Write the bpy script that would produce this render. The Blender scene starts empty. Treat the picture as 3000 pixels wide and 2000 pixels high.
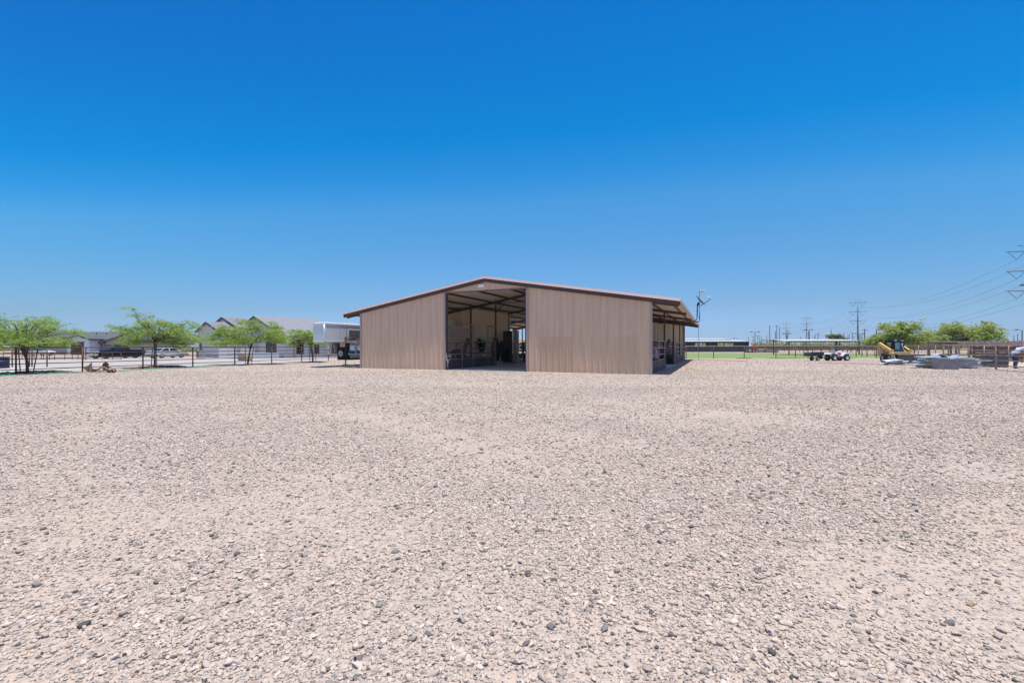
import bpy, bmesh, math, random
import numpy as np
from mathutils import Vector, Matrix, Euler
C = bpy.context
SC = C.scene
COL = SC.collection
R = math.radians
PI = math.pi
random.seed(7)

# ------------------------------------------------------------------ camera, sky, sun
F = 1333.0                       # focal length in photo pixels (3000 wide) = 16 mm on 36 mm
CAMH = 1.5
cam_d = bpy.data.cameras.new('camera')
cam = bpy.data.objects.new('camera', cam_d)
COL.objects.link(cam)
cam_d.sensor_width = 36.0
cam_d.lens = 16.0
cam_d.shift_y = 0.005
cam_d.clip_start = 0.05
cam_d.clip_end = 40000
cam.matrix_world = Matrix.Translation((0, 0, CAMH)) @ Matrix.Rotation(R(90), 4, 'X') @ Matrix.Rotation(R(-0.12), 4, 'Z')
SC.camera = cam

SUN_D = Vector((-0.467, 0.427, -3.9)).normalized()       # direction the light travels
sun_d = bpy.data.lights.new('sun', 'SUN')
sun_d.energy = 4.6
sun_d.angle = R(0.53)
sun_d.color = (1.0, 0.96, 0.905)
sun = bpy.data.objects.new('sun', sun_d)
sun.rotation_euler = SUN_D.to_track_quat('-Z', 'Y').to_euler()
COL.objects.link(sun)

W = bpy.data.worlds.new('World')
SC.world = W
W.use_nodes = True
nt = W.node_tree
nt.nodes.clear()
out = nt.nodes.new('ShaderNodeOutputWorld')
bg = nt.nodes.new('ShaderNodeBackground')
sky = nt.nodes.new('ShaderNodeTexSky')
sky.sky_type = 'NISHITA'
sky.sun_disc = False
sky.sun_elevation = R(80.5)
sky.sun_rotation = R(132)
sky.altitude = 400
sky.air_density = 1.0
sky.dust_density = 1.0
sky.ozone_density = 1.5
bg.inputs['Strength'].default_value = 0.0995
tc = nt.nodes.new('ShaderNodeTexCoord')
sep = nt.nodes.new('ShaderNodeSeparateXYZ')
rmp = nt.nodes.new('ShaderNodeValToRGB')
rmp.color_ramp.interpolation = 'LINEAR'
SKY_TINT = [(0.0, (.70, 1.13, 1.98)), (1.0, (2.0, 1.9, 1.6)), (.026, (.566, .871, 1.543)), (.086, (.513, .782, 1.138)),
            (.195, (.416, .89, 1.22)), (.297, (.31, 1.01, 1.40)), (.348, (.13, .962, 1.467)), (.42, (.0, .907, 1.505)),
            (.52, (.0, .84, 1.52)), (.605, (.01, .77, 1.50)), (.78, (.03, .72, 1.46)), (.90, (1.9, 1.7, 1.4))]
els = rmp.color_ramp.elements
for i, (p, c) in enumerate(SKY_TINT):
    e = els[0] if i == 0 else (els[len(els) - 1] if i == 1 else els.new(p))
    e.color = (c[0] / 2, c[1] / 2, c[2] / 2, 1)
mul = nt.nodes.new('ShaderNodeMix')
mul.data_type = 'RGBA'
mul.blend_type = 'MULTIPLY'
mul.inputs[0].default_value = 1.0
nt.links.new(tc.outputs['Generated'], sep.inputs[0])


def wmath(op, a, b=None):          # the sky is deepest away from the sun's side, so the tint follows azimuth a little
    n = nt.nodes.new('ShaderNodeMath')
    n.operation = op
    for k, v in enumerate((a, b)):
        if v is None:
            continue
        if isinstance(v, (int, float)):
            n.inputs[k].default_value = v
        else:
            nt.links.new(v, n.inputs[k])
    return n.outputs[0]


sx, sy, sz = sep.outputs[0], sep.outputs[1], sep.outputs[2]
rad = wmath('SQRT', wmath('ADD', wmath('ADD', wmath('MULTIPLY', sz, sz), wmath('MULTIPLY', sy, sy)),
                          wmath('MULTIPLY', wmath('MULTIPLY', sx, sx), 0.12)))
elv = wmath('DIVIDE', sz, rad)
elv = wmath('SUBTRACT', elv, wmath('MULTIPLY', wmath('MULTIPLY', sx, elv), 0.16))
nt.links.new(elv, rmp.inputs[0])
sky_gain = wmath('SUBTRACT', 2.0, wmath('MULTIPLY', wmath('MULTIPLY', sx, sx), 0.34))
nt.links.new(sky.outputs[0], mul.inputs[6])
dbl = nt.nodes.new('ShaderNodeVectorMath')
dbl.operation = 'SCALE'
nt.links.new(rmp.outputs[0], dbl.inputs[0])
nt.links.new(sky_gain, dbl.inputs['Scale'])
nt.links.new(dbl.outputs[0], mul.inputs[7])
nt.links.new(mul.outputs[2], bg.inputs[0])
nt.links.new(bg.outputs[0], out.inputs[0])
SC.view_settings.view_transform = 'Standard'
SC.view_settings.look = 'None'
SC.view_settings.exposure = 0.27
SC.view_settings.gamma = 1.0
SC.cycles.max_bounces = 14
SC.cycles.diffuse_bounces = 9
SC.cycles.transparent_max_bounces = 16


# ------------------------------------------------------------------ helpers: photo measurements -> metres
def hy(px):
    return 1018.2 - 0.0021 * px


def gp(px, py):                       # a point of level ground
    d = CAMH * F / (py - hy(px))
    return ((px - 1500) / F * d, d)


def wx(px, Y):
    return (px - 1500) / F * Y


def wz(px, py, Y):
    return CAMH + (hy(px) - py) / F * Y


# ------------------------------------------------------------------ materials
MATS = {}


def mat(name, col, rough=0.7, metal=0.0, var=0.0, scale=4.0, col2=None, bump=0.0, bscale=30.0, spec=None, stretch=(1, 1, 1), transl=0.0, alpha=1.0):
    if name in MATS:
        return MATS[name]
    m = bpy.data.materials.new(name)
    m.use_nodes = True
    t = m.node_tree
    b = t.nodes['Principled BSDF']
    b.inputs['Roughness'].default_value = rough
    b.inputs['Metallic'].default_value = metal
    b.inputs['Base Color'].default_value = (*col, 1)
    if spec is not None:
        b.inputs['Specular IOR Level'].default_value = spec
    if alpha < 1:
        b.inputs['Alpha'].default_value = alpha
    if var > 0 or col2 or bump:
        co = t.nodes.new('ShaderNodeTexCoord')
        mp = t.nodes.new('ShaderNodeMapping')
        mp.inputs['Scale'].default_value = stretch
        t.links.new(co.outputs['Object'], mp.inputs[0])
    if var > 0 or col2:
        n = t.nodes.new('ShaderNodeTexNoise')
        n.inputs['Scale'].default_value = scale
        n.inputs['Detail'].default_value = 6
        n.inputs['Roughness'].default_value = 0.65
        t.links.new(mp.outputs[0], n.inputs[0])
        r = t.nodes.new('ShaderNodeValToRGB')
        r.color_ramp.elements[0].position = 0.3
        r.color_ramp.elements[1].position = 0.7
        c2 = col2 or tuple(min(1, c * (1 + var)) for c in col)
        c1 = tuple(c * (1 - var) for c in col) if not col2 else col
        r.color_ramp.elements[0].color = (*c1, 1)
        r.color_ramp.elements[1].color = (*c2, 1)
        t.links.new(n.outputs[0], r.inputs[0])
        t.links.new(r.outputs[0], b.inputs['Base Color'])
    if bump:
        n2 = t.nodes.new('ShaderNodeTexNoise')
        n2.inputs['Scale'].default_value = bscale
        n2.inputs['Detail'].default_value = 4
        t.links.new(mp.outputs[0], n2.inputs[0])
        bp = t.nodes.new('ShaderNodeBump')
        bp.inputs['Strength'].default_value = bump
        bp.inputs['Distance'].default_value = 0.02
        t.links.new(n2.outputs[0], bp.inputs['Height'])
        t.links.new(bp.outputs[0], b.inputs['Normal'])
    if transl:
        tr = t.nodes.new('ShaderNodeBsdfTranslucent')
        tr.inputs[0].default_value = (col[0] * 1.3, col[1] * 1.3, col[2] * .8, 1)
        mx = t.nodes.new('ShaderNodeMixShader')
        mx.inputs[0].default_value = transl + .1
        o = t.nodes['Material Output']
        t.links.new(b.outputs[0], mx.inputs[1])
        t.links.new(tr.outputs[0], mx.inputs[2])
        t.links.new(mx.outputs[0], o.inputs[0])
    MATS[name] = m
    return m


TAN = (0.67, 0.465, 0.325)
BROWN = (0.075, 0.045, 0.038)
M_brown = mat('brown_painted_steel', BROWN, 0.5, var=0.25, scale=3)
M_trim = mat('brown_trim', (0.17, 0.105, 0.09), 0.4, var=0.12, scale=2)
M_cream = mat('cream_steel_liner', (0.84, 0.76, 0.62), 0.45, var=0.06, scale=1.2)
M_roof = mat('brown_roof_steel', (0.2, 0.14, 0.12), 0.4, var=0.1)
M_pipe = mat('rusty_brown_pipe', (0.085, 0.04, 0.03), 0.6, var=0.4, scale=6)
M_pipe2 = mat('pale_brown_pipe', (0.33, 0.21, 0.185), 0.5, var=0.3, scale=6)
M_galv = mat('galvanised_steel', (0.64, 0.67, 0.71), 0.4, 0.45, var=0.2, scale=5)
M_galv2 = mat('weathered_galvanised', (0.33, 0.33, 0.34), 0.55, 0.4, var=0.35, scale=4, stretch=(1, 1, 4))
M_black = mat('black_paint', (0.02, 0.02, 0.022), 0.6, var=0.2, spec=.12)
M_rubber = mat('rubber', (0.025, 0.025, 0.026), 0.85, var=0.3, scale=9)
M_white = mat('white_paint', (0.78, 0.79, 0.8), 0.35, var=0.03)
M_offwhite = mat('off_white_paint', (0.66, 0.65, 0.6), 0.5, var=0.05)
M_glass = mat('dark_glass', (0.015, 0.02, 0.025), 0.08, spec=0.9)
M_glassb = mat('blue_grey_glass', (0.12, 0.2, 0.24), 0.1, spec=0.9)
M_chrome = mat('chrome', (0.7, 0.7, 0.72), 0.15, 1.0)
M_rust = mat('rusty_iron', (0.15, 0.075, 0.045), 0.85, var=0.35, scale=8, bump=0.3)
M_wood = mat('weathered_wood', (0.30, 0.23, 0.16), 0.8, var=0.25, scale=3, stretch=(1, 1, 8))
M_dark = mat('dark_plastic', (0.03, 0.03, 0.035), 0.6)


def wall_material(name, col, patches):
    """Tan sheet steel with faint vertical streaks, dust rising from the foot and replaced panels."""
    m = bpy.data.materials.new(name)
    m.use_nodes = True
    t = m.node_tree
    b = t.nodes['Principled BSDF']
    b.inputs['Roughness'].default_value = 0.42
    co = t.nodes.new('ShaderNodeTexCoord')

    def noise(scale, st, det=5):
        mp = t.nodes.new('ShaderNodeMapping')
        mp.inputs['Scale'].default_value = st
        t.links.new(co.outputs['Object'], mp.inputs[0])
        n = t.nodes.new('ShaderNodeTexNoise')
        n.inputs['Scale'].default_value = scale
        n.inputs['Detail'].default_value = det
        t.links.new(mp.outputs[0], n.inputs[0])
        return n.outputs[0]

    def mth(op, a, b_):
        n = t.nodes.new('ShaderNodeMath')
        n.operation = op
        n.use_clamp = False
        for k, v in enumerate((a, b_)):
            if isinstance(v, (int, float)):
                n.inputs[k].default_value = v
            else:
                t.links.new(v, n.inputs[k])
        return n.outputs[0]

    def mix(fac, a, c):
        n = t.nodes.new('ShaderNodeMix')
        n.data_type = 'RGBA'
        t.links.new(fac, n.inputs[0])
        for k, v in ((6, a), (7, c)):
            if isinstance(v, tuple):
                n.inputs[k].default_value = (*v, 1)
            else:
                t.links.new(v, n.inputs[k])
        return n.outputs[2]
    r = t.nodes.new('ShaderNodeValToRGB')
    r.color_ramp.elements[0].position = 0.35
    r.color_ramp.elements[1].position = 0.65
    r.color_ramp.elements[0].color = (*[c * 0.93 for c in col], 1)
    r.color_ramp.elements[1].color = (*[c * 1.06 for c in col], 1)
    t.links.new(noise(3.0, (1.0, 1.0, 0.12)), r.inputs[0])
    cur = r.outputs[0]
    sp = t.nodes.new('ShaderNodeSeparateXYZ')
    t.links.new(co.outputs['Object'], sp.inputs[0])
    for (x0, x1, z1, c) in patches:
        f = mth('MULTIPLY', mth('MULTIPLY', mth('GREATER_THAN', sp.outputs[0], x0), mth('LESS_THAN', sp.outputs[0], x1)),
                mth('LESS_THAN', sp.outputs[2], z1))
        cur = mix(mth('MULTIPLY', f, 0.4), cur, c)
    # splash of dust near the ground
    n = noise(5.0, (1, 1, 1.5), 8)
    f = mth('SUBTRACT', mth('MULTIPLY', n, 0.75), mth('MULTIPLY', sp.outputs[2], 0.9))
    mm = t.nodes.new('ShaderNodeMath')
    mm.operation = 'MAXIMUM'
    t.links.new(f, mm.inputs[0])
    mm.inputs[1].default_value = 0.0
    cur = mix(mm.outputs[0], cur, (0.44, 0.34, 0.26))
    t.links.new(cur, b.inputs['Base Color'])
    bp = t.nodes.new('ShaderNodeBump')
    bp.inputs['Strength'].default_value = 0.12
    bp.inputs['Distance'].default_value = 0.02
    t.links.new(noise(2.2, (1.4, 1.4, 0.5), 3), bp.inputs['Height'])
    t.links.new(bp.outputs[0], b.inputs['Normal'])
    MATS[name] = m
    return m


# ------------------------------------------------------------------ mesh builder
class MB:
    def __init__(self):
        self.v = []
        self.f = []
        self.M = Matrix.Identity(4)

    def add(self, vs, fs):
        o = len(self.v)
        self.v += [tuple(self.M @ Vector(p)) for p in vs]
        self.f += [tuple(i + o for i in f) for f in fs]
        return self

    def hexa(self, p):                # 8 corners: bottom ring then top ring
        return self.add(p, [(0, 3, 2, 1), (4, 5, 6, 7), (0, 1, 5, 4), (1, 2, 6, 5), (2, 3, 7, 6), (3, 0, 4, 7)])

    def box(self, x0, x1, y0, y1, z0, z1):
        return self.hexa([(x0, y0, z0), (x1, y0, z0), (x1, y1, z0), (x0, y1, z0), (x0, y0, z1), (x1, y0, z1), (x1, y1, z1), (x0, y1, z1)])

    def rbox(self, c, s, rz=0.0, ry=0.0, rx=0.0):
        old = self.M
        self.M = old @ Matrix.Translation(c) @ Euler((rx, ry, rz)).to_matrix().to_4x4()
        self.box(-s[0] / 2, s[0] / 2, -s[1] / 2, s[1] / 2, -s[2] / 2, s[2] / 2)
        self.M = old
        return self

    def tube(self, pts, r, n=8, cap=True):
        pts = [Vector(p) for p in pts]
        rs = r if isinstance(r, (list, tuple)) else [r] * len(pts)
        vs, fs = [], []
        for i, p in enumerate(pts):
            d = (pts[min(i + 1, len(pts) - 1)] - pts[max(i - 1, 0)])
            if d.length < 1e-9:
                d = Vector((0, 0, 1))
            d.normalize()
            a = Vector((0, 0, 1)) if abs(d.z) < 0.9 else Vector((1, 0, 0))
            u = d.cross(a).normalized()
            w = d.cross(u).normalized()
            for k in range(n):
                t = 2 * PI * k / n + PI / n
                vs.append(tuple(p + (u * math.cos(t) + w * math.sin(t)) * rs[i]))
        for i in range(len(pts) - 1):
            for k in range(n):
                a, b = i * n + k, i * n + (k + 1) % n
                fs.append((a, b, b + n, a + n))
        if cap:
            fs.append(tuple(range(n))[::-1])
            fs.append(tuple((len(pts) - 1) * n + k for k in range(n)))
        return self.add(vs, fs)

    def bar(self, a, b, w, h):        # rectangular bar between two points
        a, b = Vector(a), Vector(b)
        d = (b - a).normalized()
        up = Vector((0, 0, 1)) if abs(d.z) < 0.95 else Vector((0, 1, 0))
        u = d.cross(up).normalized() * w / 2
        v = u.cross(d).normalized() * h / 2
        return self.hexa([a - u - v, a + u - v, b + u - v, b - u - v, a - u + v, a + u + v, b + u + v, b - u + v])

    def prism(self, poly, axis, a, b):   # polygon in the other two axes, extruded along axis
        n = len(poly)

        def P(p, t):
            return {'x': (t, p[0], p[1]), 'y': (p[0], t, p[1]), 'z': (p[0], p[1], t)}[axis]
        vs = [P(p, a) for p in poly] + [P(p, b) for p in poly]
        fs = [tuple(range(n))[::-1], tuple(range(n, 2 * n))] + [(i, (i + 1) % n, n + (i + 1) % n, n + i) for i in range(n)]
        return self.add(vs, fs)

    def lathe(self, prof, c, axis='y', n=20, cap=True):    # prof: (radius, t along axis)
        vs, fs = [], []
        c = Vector(c)
        for (r, t) in prof:
            for k in range(n):
                a = 2 * PI * k / n
                p = {'x': (t, r * math.cos(a), r * math.sin(a)), 'y': (r * math.cos(a), t, r * math.sin(a)), 'z': (r * math.cos(a), r * math.sin(a), t)}[axis]
                vs.append(tuple(c + Vector(p)))
        for i in range(len(prof) - 1):
            for k in range(n):
                a, b = i * n + k, i * n + (k + 1) % n
                fs.append((a, b, b + n, a + n))
        if cap:
            fs.append(tuple(range(n)))
            fs.append(tuple((len(prof) - 1) * n + k for k in range(n)))
        return self.add(vs, fs)

    def build(self, name, m, parent=None, smooth=False, bevel=0.0, label=None, recalc=True):
        me = bpy.data.meshes.new(name)
        me.from_pydata(self.v, [], self.f)
        if recalc:
            bm = bmesh.new()
            bm.from_mesh(me)
            bmesh.ops.recalc_face_normals(bm, faces=bm.faces)
            bm.to_mesh(me)
            bm.free()
        me.materials.append(m)
        if smooth:
            for p in me.polygons:
                p.use_smooth = True
        o = bpy.data.objects.new(name, me)
        COL.objects.link(o)
        if parent:
            o.parent = parent
        if bevel:
            md = o.modifiers.new('bevel', 'BEVEL')
            md.width = bevel
            md.segments = 2
            md.limit_method = 'ANGLE'
            md.angle_limit = R(40)
        if label:
            o['label'] = label
        return o


def thing(name, label, cat, loc=(0, 0, 0), rz=0.0, group=None):
    o = bpy.data.objects.new(name, None)
    o.empty_display_size = 0.2
    COL.objects.link(o)
    o.location = loc
    o.rotation_euler = (0, 0, rz)
    return tag(o, label, cat, group)


def tag(o, label, cat, group=None, kind=None):
    o['label'] = label
    o['category'] = cat
    if group:
        o['group'] = group
    if kind:
        o['kind'] = kind
    return o


def structure(o):
    o['kind'] = 'structure'
    return o


def copy_tree(o, parent=None):
    c = o.copy()
    COL.objects.link(c)
    if parent:
        c.parent = parent
    for ch in [x for x in bpy.data.objects if x.parent == o]:
        copy_tree(ch, c)
    return c


def clone(src, label, loc, rz=None, group=None):
    c = copy_tree(src)
    c.location = loc
    if rz is not None:
        c.rotation_euler = (0, 0, rz)
    c['label'] = label
    if group:
        c['group'] = group
    return c


# ------------------------------------------------------------------ ground
def ground_material(name, kind):
    m = bpy.data.materials.new(name)
    m.use_nodes = True
    t = m.node_tree
    L = t.links.new
    b = t.nodes['Principled BSDF']
    b.inputs['Roughness'].default_value = 0.9
    b.inputs['Specular IOR Level'].default_value = 0.15
    co = t.nodes.new('ShaderNodeTexCoord')

    def noise(sc, det=6, rough=.6):
        n = t.nodes.new('ShaderNodeTexNoise')
        n.inputs['Scale'].default_value = sc
        n.inputs['Detail'].default_value = det
        n.inputs['Roughness'].default_value = rough
        L(co.outputs['Object'], n.inputs[0])
        return n.outputs[0]

    def ramp(v, stops):
        r = t.nodes.new('ShaderNodeValToRGB')
        e = r.color_ramp.elements
        for i, (p, c) in enumerate(stops):
            x = e[0] if i == 0 else (e[1] if i == 1 else e.new(p))
            x.position = p
            x.color = (*c, 1) if isinstance(c, tuple) else (c, c, c, 1)
        L(v, r.inputs[0])
        return r.outputs[0]

    def mix(fac, a, c, mode='MIX'):
        n = t.nodes.new('ShaderNodeMix')
        n.data_type = 'RGBA'
        n.blend_type = mode
        for k, v in ((0, fac), (6, a), (7, c)):
            if isinstance(v, (int, float)):
                n.inputs[k].default_value = v
            elif isinstance(v, tuple):
                n.inputs[k].default_value = (*v, 1)
            else:
                L(v, n.inputs[k])
        return n.outputs[2]
    if kind == 'gravel':
        sand = ramp(noise(35, 8, .7), [(0.3, (0.395, 0.305, 0.242)), (0.7, (0.50, 0.396, 0.32))])
        hs = []
        cols = None
        for sc, thr in ((55, 0.34), (24, 0.30)):
            vo = t.nodes.new('ShaderNodeTexVoronoi')
            vo.inputs['Scale'].default_value = sc
            vo.inputs['Randomness'].default_value = 1.0
            L(co.outputs['Object'], vo.inputs['Vector'])
            sepc = t.nodes.new('ShaderNodeSeparateColor')
            L(vo.outputs['Color'], sepc.inputs[0])
            scol = ramp(sepc.outputs[0], [(0.0, (0.15, 0.14, 0.15)), (1.0, (0.50, 0.46, 0.43)), (0.10, (0.27, 0.24, 0.23)), (0.45, (0.37, 0.325, 0.30)), (0.8, (0.43, 0.385, 0.36))])
            inside = ramp(vo.outputs['Distance'], [(thr, 1.0), (thr + 0.12, 0.0)])
            present = ramp(sepc.outputs[1], [(0.30, 0.0), (0.34, 1.0)])
            fac = mix(1.0, inside, present, 'MULTIPLY')
            sand = mix(fac, sand, scol)
            dome = ramp(vo.outputs['Distance'], [(0.0, 1.0), (0.5, 0.0)])
            hs.append((mix(1.0, dome, present, 'MULTIPLY'), 0.022 if sc < 40 else 0.009))
        # broad patches: packed sand shows through, elsewhere greyer stone cover
        pat = ramp(noise(0.22, 5, .6), [(0.38, 0.0), (0.66, 1.0)])
        cur = mix(pat, mix(0.45, sand, (0.415, 0.347, 0.31)), mix(0.45, sand, (0.47, 0.367, 0.292)))
        # shade in the small gaps between the stones, painted as dark specks
        gap = ramp(noise(62, 3, .5), [(0.26, 1.0), (0.35, 0.0)])
        cur = mix(mix(0.45, (0, 0, 0), gap), cur, (0.16, 0.13, 0.12))
        # sandy fan in front of the barn door
        L(cur, b.inputs['Base Color'])
        nrm = None
        for h, dist in hs:
            bp = t.nodes.new('ShaderNodeBump')
            bp.inputs['Strength'].default_value = 0.9
            bp.inputs['Distance'].default_value = dist
            L(h, bp.inputs['Height'])
            if nrm is not None:
                L(nrm, bp.inputs['Normal'])
            nrm = bp.outputs[0]
        L(nrm, b.inputs['Normal'])
    elif kind == 'dirt':
        cur = ramp(noise(0.35, 10, .7), [(0.3, (0.32, 0.235, 0.175)), (0.7, (0.42, 0.325, 0.255))])
        sp = ramp(noise(9, 6, .7), [(0.35, 0.6), (0.65, 1.0)])
        L(mix(0.5, cur, sp, 'MULTIPLY'), b.inputs['Base Color'])
    elif kind == 'drive':
        cur = ramp(noise(0.5, 8, .7), [(0.3, (0.36, 0.325, 0.305)), (0.7, (0.45, 0.41, 0.39))])
        sp = ramp(noise(14, 6, .7), [(0.35, 0.7), (0.65, 1.0)])
        L(mix(0.6, cur, sp, 'MULTIPLY'), b.inputs['Base Color'])
    elif kind == 'sand':
        cur = ramp(noise(2.5, 8, .7), [(0.3, (0.40, 0.31, 0.235)), (0.7, (0.49, 0.39, 0.305))])
        L(cur, b.inputs['Base Color'])
    elif kind == 'grass':
        cur = ramp(noise(0.25, 8, .75), [(0.22, (0.30, 0.26, 0.12)), (0.75, (0.15, 0.245, 0.07)), (0.42, (0.18, 0.25, 0.085))])
        sp = ramp(noise(5, 6, .7), [(0.3, 0.75), (0.65, 1.15)])
        L(mix(0.7, cur, sp, 'MULTIPLY'), b.inputs['Base Color'])
    elif kind == 'concrete':
        cur = ramp(noise(1.2, 8, .7), [(0.3, (0.50, 0.50, 0.50)), (0.7, (0.62, 0.61, 0.60))])
        sp = ramp(noise(0.6, 4, .5), [(0.4, 0.7), (0.6, 1.0)])
        L(mix(0.6, cur, sp, 'MULTIPLY'), b.inputs['Base Color'])
    MATS[name] = m
    return m


def sheet(name, poly, z, m, sub=False):
    mb = MB()
    mb.add([(x, y, z) for x, y in poly], [tuple(range(len(poly)))])
    o = mb.build(name, m, recalc=False)
    if o.data.polygons[0].normal.z < 0:
        o.data.flip_normals()
    return structure(o)


M_dirt = ground_material('desert_dirt', 'dirt')
M_gravel = ground_material('river_gravel', 'gravel')
M_drive = ground_material('pale_gravel_drive', 'drive')
M_grass = ground_material('mown_grass', 'grass')
M_sand = ground_material('soft_sand', 'sand')
M_conc = ground_material('barn_concrete', 'concrete')

G = 16000
sheet('ground', [(-G, -2000), (G, -2000), (G, G), (-G, G)], 0.0, M_dirt)

rng = np.random.default_rng(3)


def wobble_line(a, b, n, amp):
    a, b = np.array(a), np.array(b)
    t = np.linspace(0, 1, n)
    p = a[None] * (1 - t[:, None]) + b[None] * t[:, None]
    nrm = np.array([-(b - a)[1], (b - a)[0]]) / np.linalg.norm(b - a)
    w = np.convolve(rng.normal(0, 1, n + 8), np.ones(5) / 5, 'same')[4:-4] * amp
    w[0] = w[-1] = 0
    return [tuple(q) for q in (p + nrm * w[:, None])]


# main pipe fence line on the left: two measured points
FA = Vector((-28.9, 22.0))
FD = (Vector((-20.3, 50.4)) - FA).normalized()
yard = [(-34, -8), (60, -8), (60, 10)] + wobble_line((60, 10), (31.5, 24.5), 14, .3) + wobble_line((31.5, 24.6), (36, 36), 12, .3) + \
    wobble_line((36, 36.1), (43, 51.5), 10, .3) + wobble_line((43, 51.6), (9, 51.8), 40, .5) + [(4, 70), (-14, 70)] + \
    wobble_line((-16.0, 62), (-28.4, 22.0), 40, .22) + [(-32, 10)]
sheet('gravel_yard', yard, 0.004, M_gravel)
sheet('driveway', [(-32, 10.5), (-28.9, 22.2), (-17.6, 60), (-18.5, 66), (-90, 66), (-90, 36), (-60, 26), (-50, 10)], 0.004, M_drive)
sheet('concrete_strip', [(-33, 24.0), (-30, 26.6), (-32.5, 34.0), (-36, 34.0), (-50, 30.5), (-50, 29.5), (-36, 32.4)], 0.008, mat('pale_concrete', (0.44, 0.42, 0.40), .8, var=.08))
sheet('pasture', wobble_line((6, 57.2), (72, 57.2), 50, .5) + [(90, 72), (82, 84)] + wobble_line((60, 92), (6, 112), 30, .8), 0.004, M_grass)
sheet('corral_ground', [(31.9, 24.6), (60, 10.2), (80, 45), (44, 51), (36.4, 36)], 0.004, M_sand)

# ------------------------------------------------------------------ the barn
# local frame: x along the front wall from its left corner, y into the depth, z up
BW, BL = 19.79, 29.6
RIDGE, RZ, SL = 9.9, 5.79, 0.166
D0, D1 = 6.99, 12.67             # door opening
OH = 1.45                        # side eaves
BO = Vector((-10.69, 32.15, 0))
BR = R(-24.0)


def B(s, u, z=0.0):
    return Vector((BO.x + s * math.cos(BR) - u * math.sin(BR), BO.y + s * math.sin(BR) + u * math.cos(BR), z))


def rz(s):
    return RZ - SL * abs(s - RIDGE)


barn = thing('horse_barn', 'long tan sheet steel horse barn with brown gable trim and an open centre aisle', 'barn', BO, BR)
PT = (0.56, 0.39, 0.245)
M_wall = wall_material('tan_wall_steel', TAN, [(D1 + 0.78, D1 + 2.85, 2.05, (0.52, 0.335, 0.205)), (BW - 2.0, BW - 0.6, 2.08, PT)])


def ribbed_wall(mb, s0, s1, zb, zt, y, out=-1, pitch=0.38, h=0.032, off=0.0, horiz_axis='x'):
    """sheet with trapezoid ribs; zb / zt are functions of s"""
    ss = [(s0, 0)]
    s = s0 + pitch * 0.5 + off
    while s < s1 - 0.06:
        # two shallow stiffeners between the main ribs
        ss += [(s - 0.045, 0), (s - 0.02, h), (s + 0.02, h), (s + 0.045, 0)]
        for q in (0.34, 0.62):
            x = s + pitch * q
            if x < s1 - 0.06:
                ss += [(x - 0.02, 0), (x - 0.008, h * 0.16), (x + 0.008, h * 0.16), (x + 0.02, 0)]
        s += pitch
    ss.append((s1, 0))
    ss.sort()
    vs, fs = [], []
    for (q, d) in ss:
        yy = y + out * d
        for z in (zb(q), zt(q)):
            vs.append((q, yy, z) if horiz_axis == 'x' else (yy, q, z))
    for i in range(len(ss) - 1):
        fs.append((2 * i, 2 * i + 2, 2 * i + 3, 2 * i + 1))
    mb.add(vs, fs)


F_TOP = lambda s: rz(s) - 0.22
for (a, b_, nm) in ((0.0, D0, 'left'), (D1, BW, 'right')):
    mb = MB()
    ribbed_wall(mb, a, b_, lambda s: -0.05, F_TOP, 0.0, h=.04)
    mb.build('front_wall', M_wall, barn, recalc=False)
    mb = MB()
    ribbed_wall(mb, a + .02, b_ - .02, lambda s: 0.0, lambda s: rz(s) - 0.26, 0.07, out=1)
    mb.build('front_wall_liner', M_cream, barn, recalc=False)
# gable infill over the door
HZ = 4.97
mb = MB()
ribbed_wall(mb, D0, D1, lambda s: HZ, F_TOP, -0.004)
mb.build('gable_panel', M_wall, barn, recalc=False)
mb = MB()
mb.box(D0, D1, -0.03, 0.1, HZ - 0.05, HZ + 0.03)
mb.build('door_header', M_trim, barn, bevel=.004)
# corner and jamb trims
M_ct = mat('tan_corner_trim', (0.42, 0.31, 0.275), .4, var=.05)
for (nm, x0, x1, y0, y1, z1, m_) in (('corner_trim', -.03, .09, -.045, .1, rz(0) - .2, M_ct), ('corner_trim', BW - .09, BW + .035, -.045, .1, rz(BW) - .2, M_ct),
                                 ('door_jamb', D0 - .09, D0 + .035, -.045, .1, HZ - .05, M_ct), ('door_jamb', D1 - .035, D1 + .09, -.045, .1, HZ - .05, M_ct),
                                 ('door_post', D0 + .036, D0 + .12, .0, .14, HZ - .05, M_brown), ('door_post', D1 - .12, D1 - .036, .0, .14, HZ - .05, M_brown)):
    MB().box(x0, x1, y0, y1, -.02, z1).build(nm, m_, barn)


# roof: ribbed sheets running down the slope, pale underside
def roof_sheet(mb, u0, u1, dz, h, pitch=0.38, sgn=1):
    us = [(u0, 0)]
    u = u0 + pitch / 2
    while u < u1 - .05:
        us += [(u - .045, 0), (u - .02, h), (u + .02, h), (u + .045, 0)]
        u += pitch
    us.append((u1, 0))
    for (sa, sb) in ((-OH, RIDGE), (RIDGE, BW + OH)):
        vs, fs = [], []
        for (q, d) in us:
            vs += [(sa, q, rz(sa) + dz + sgn * d), (sb, q, rz(sb) + dz + sgn * d)]
        for i in range(len(us) - 1):
            fs.append((2 * i, 2 * i + 1, 2 * i + 3, 2 * i + 2))
        mb.add(vs, fs)


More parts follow.
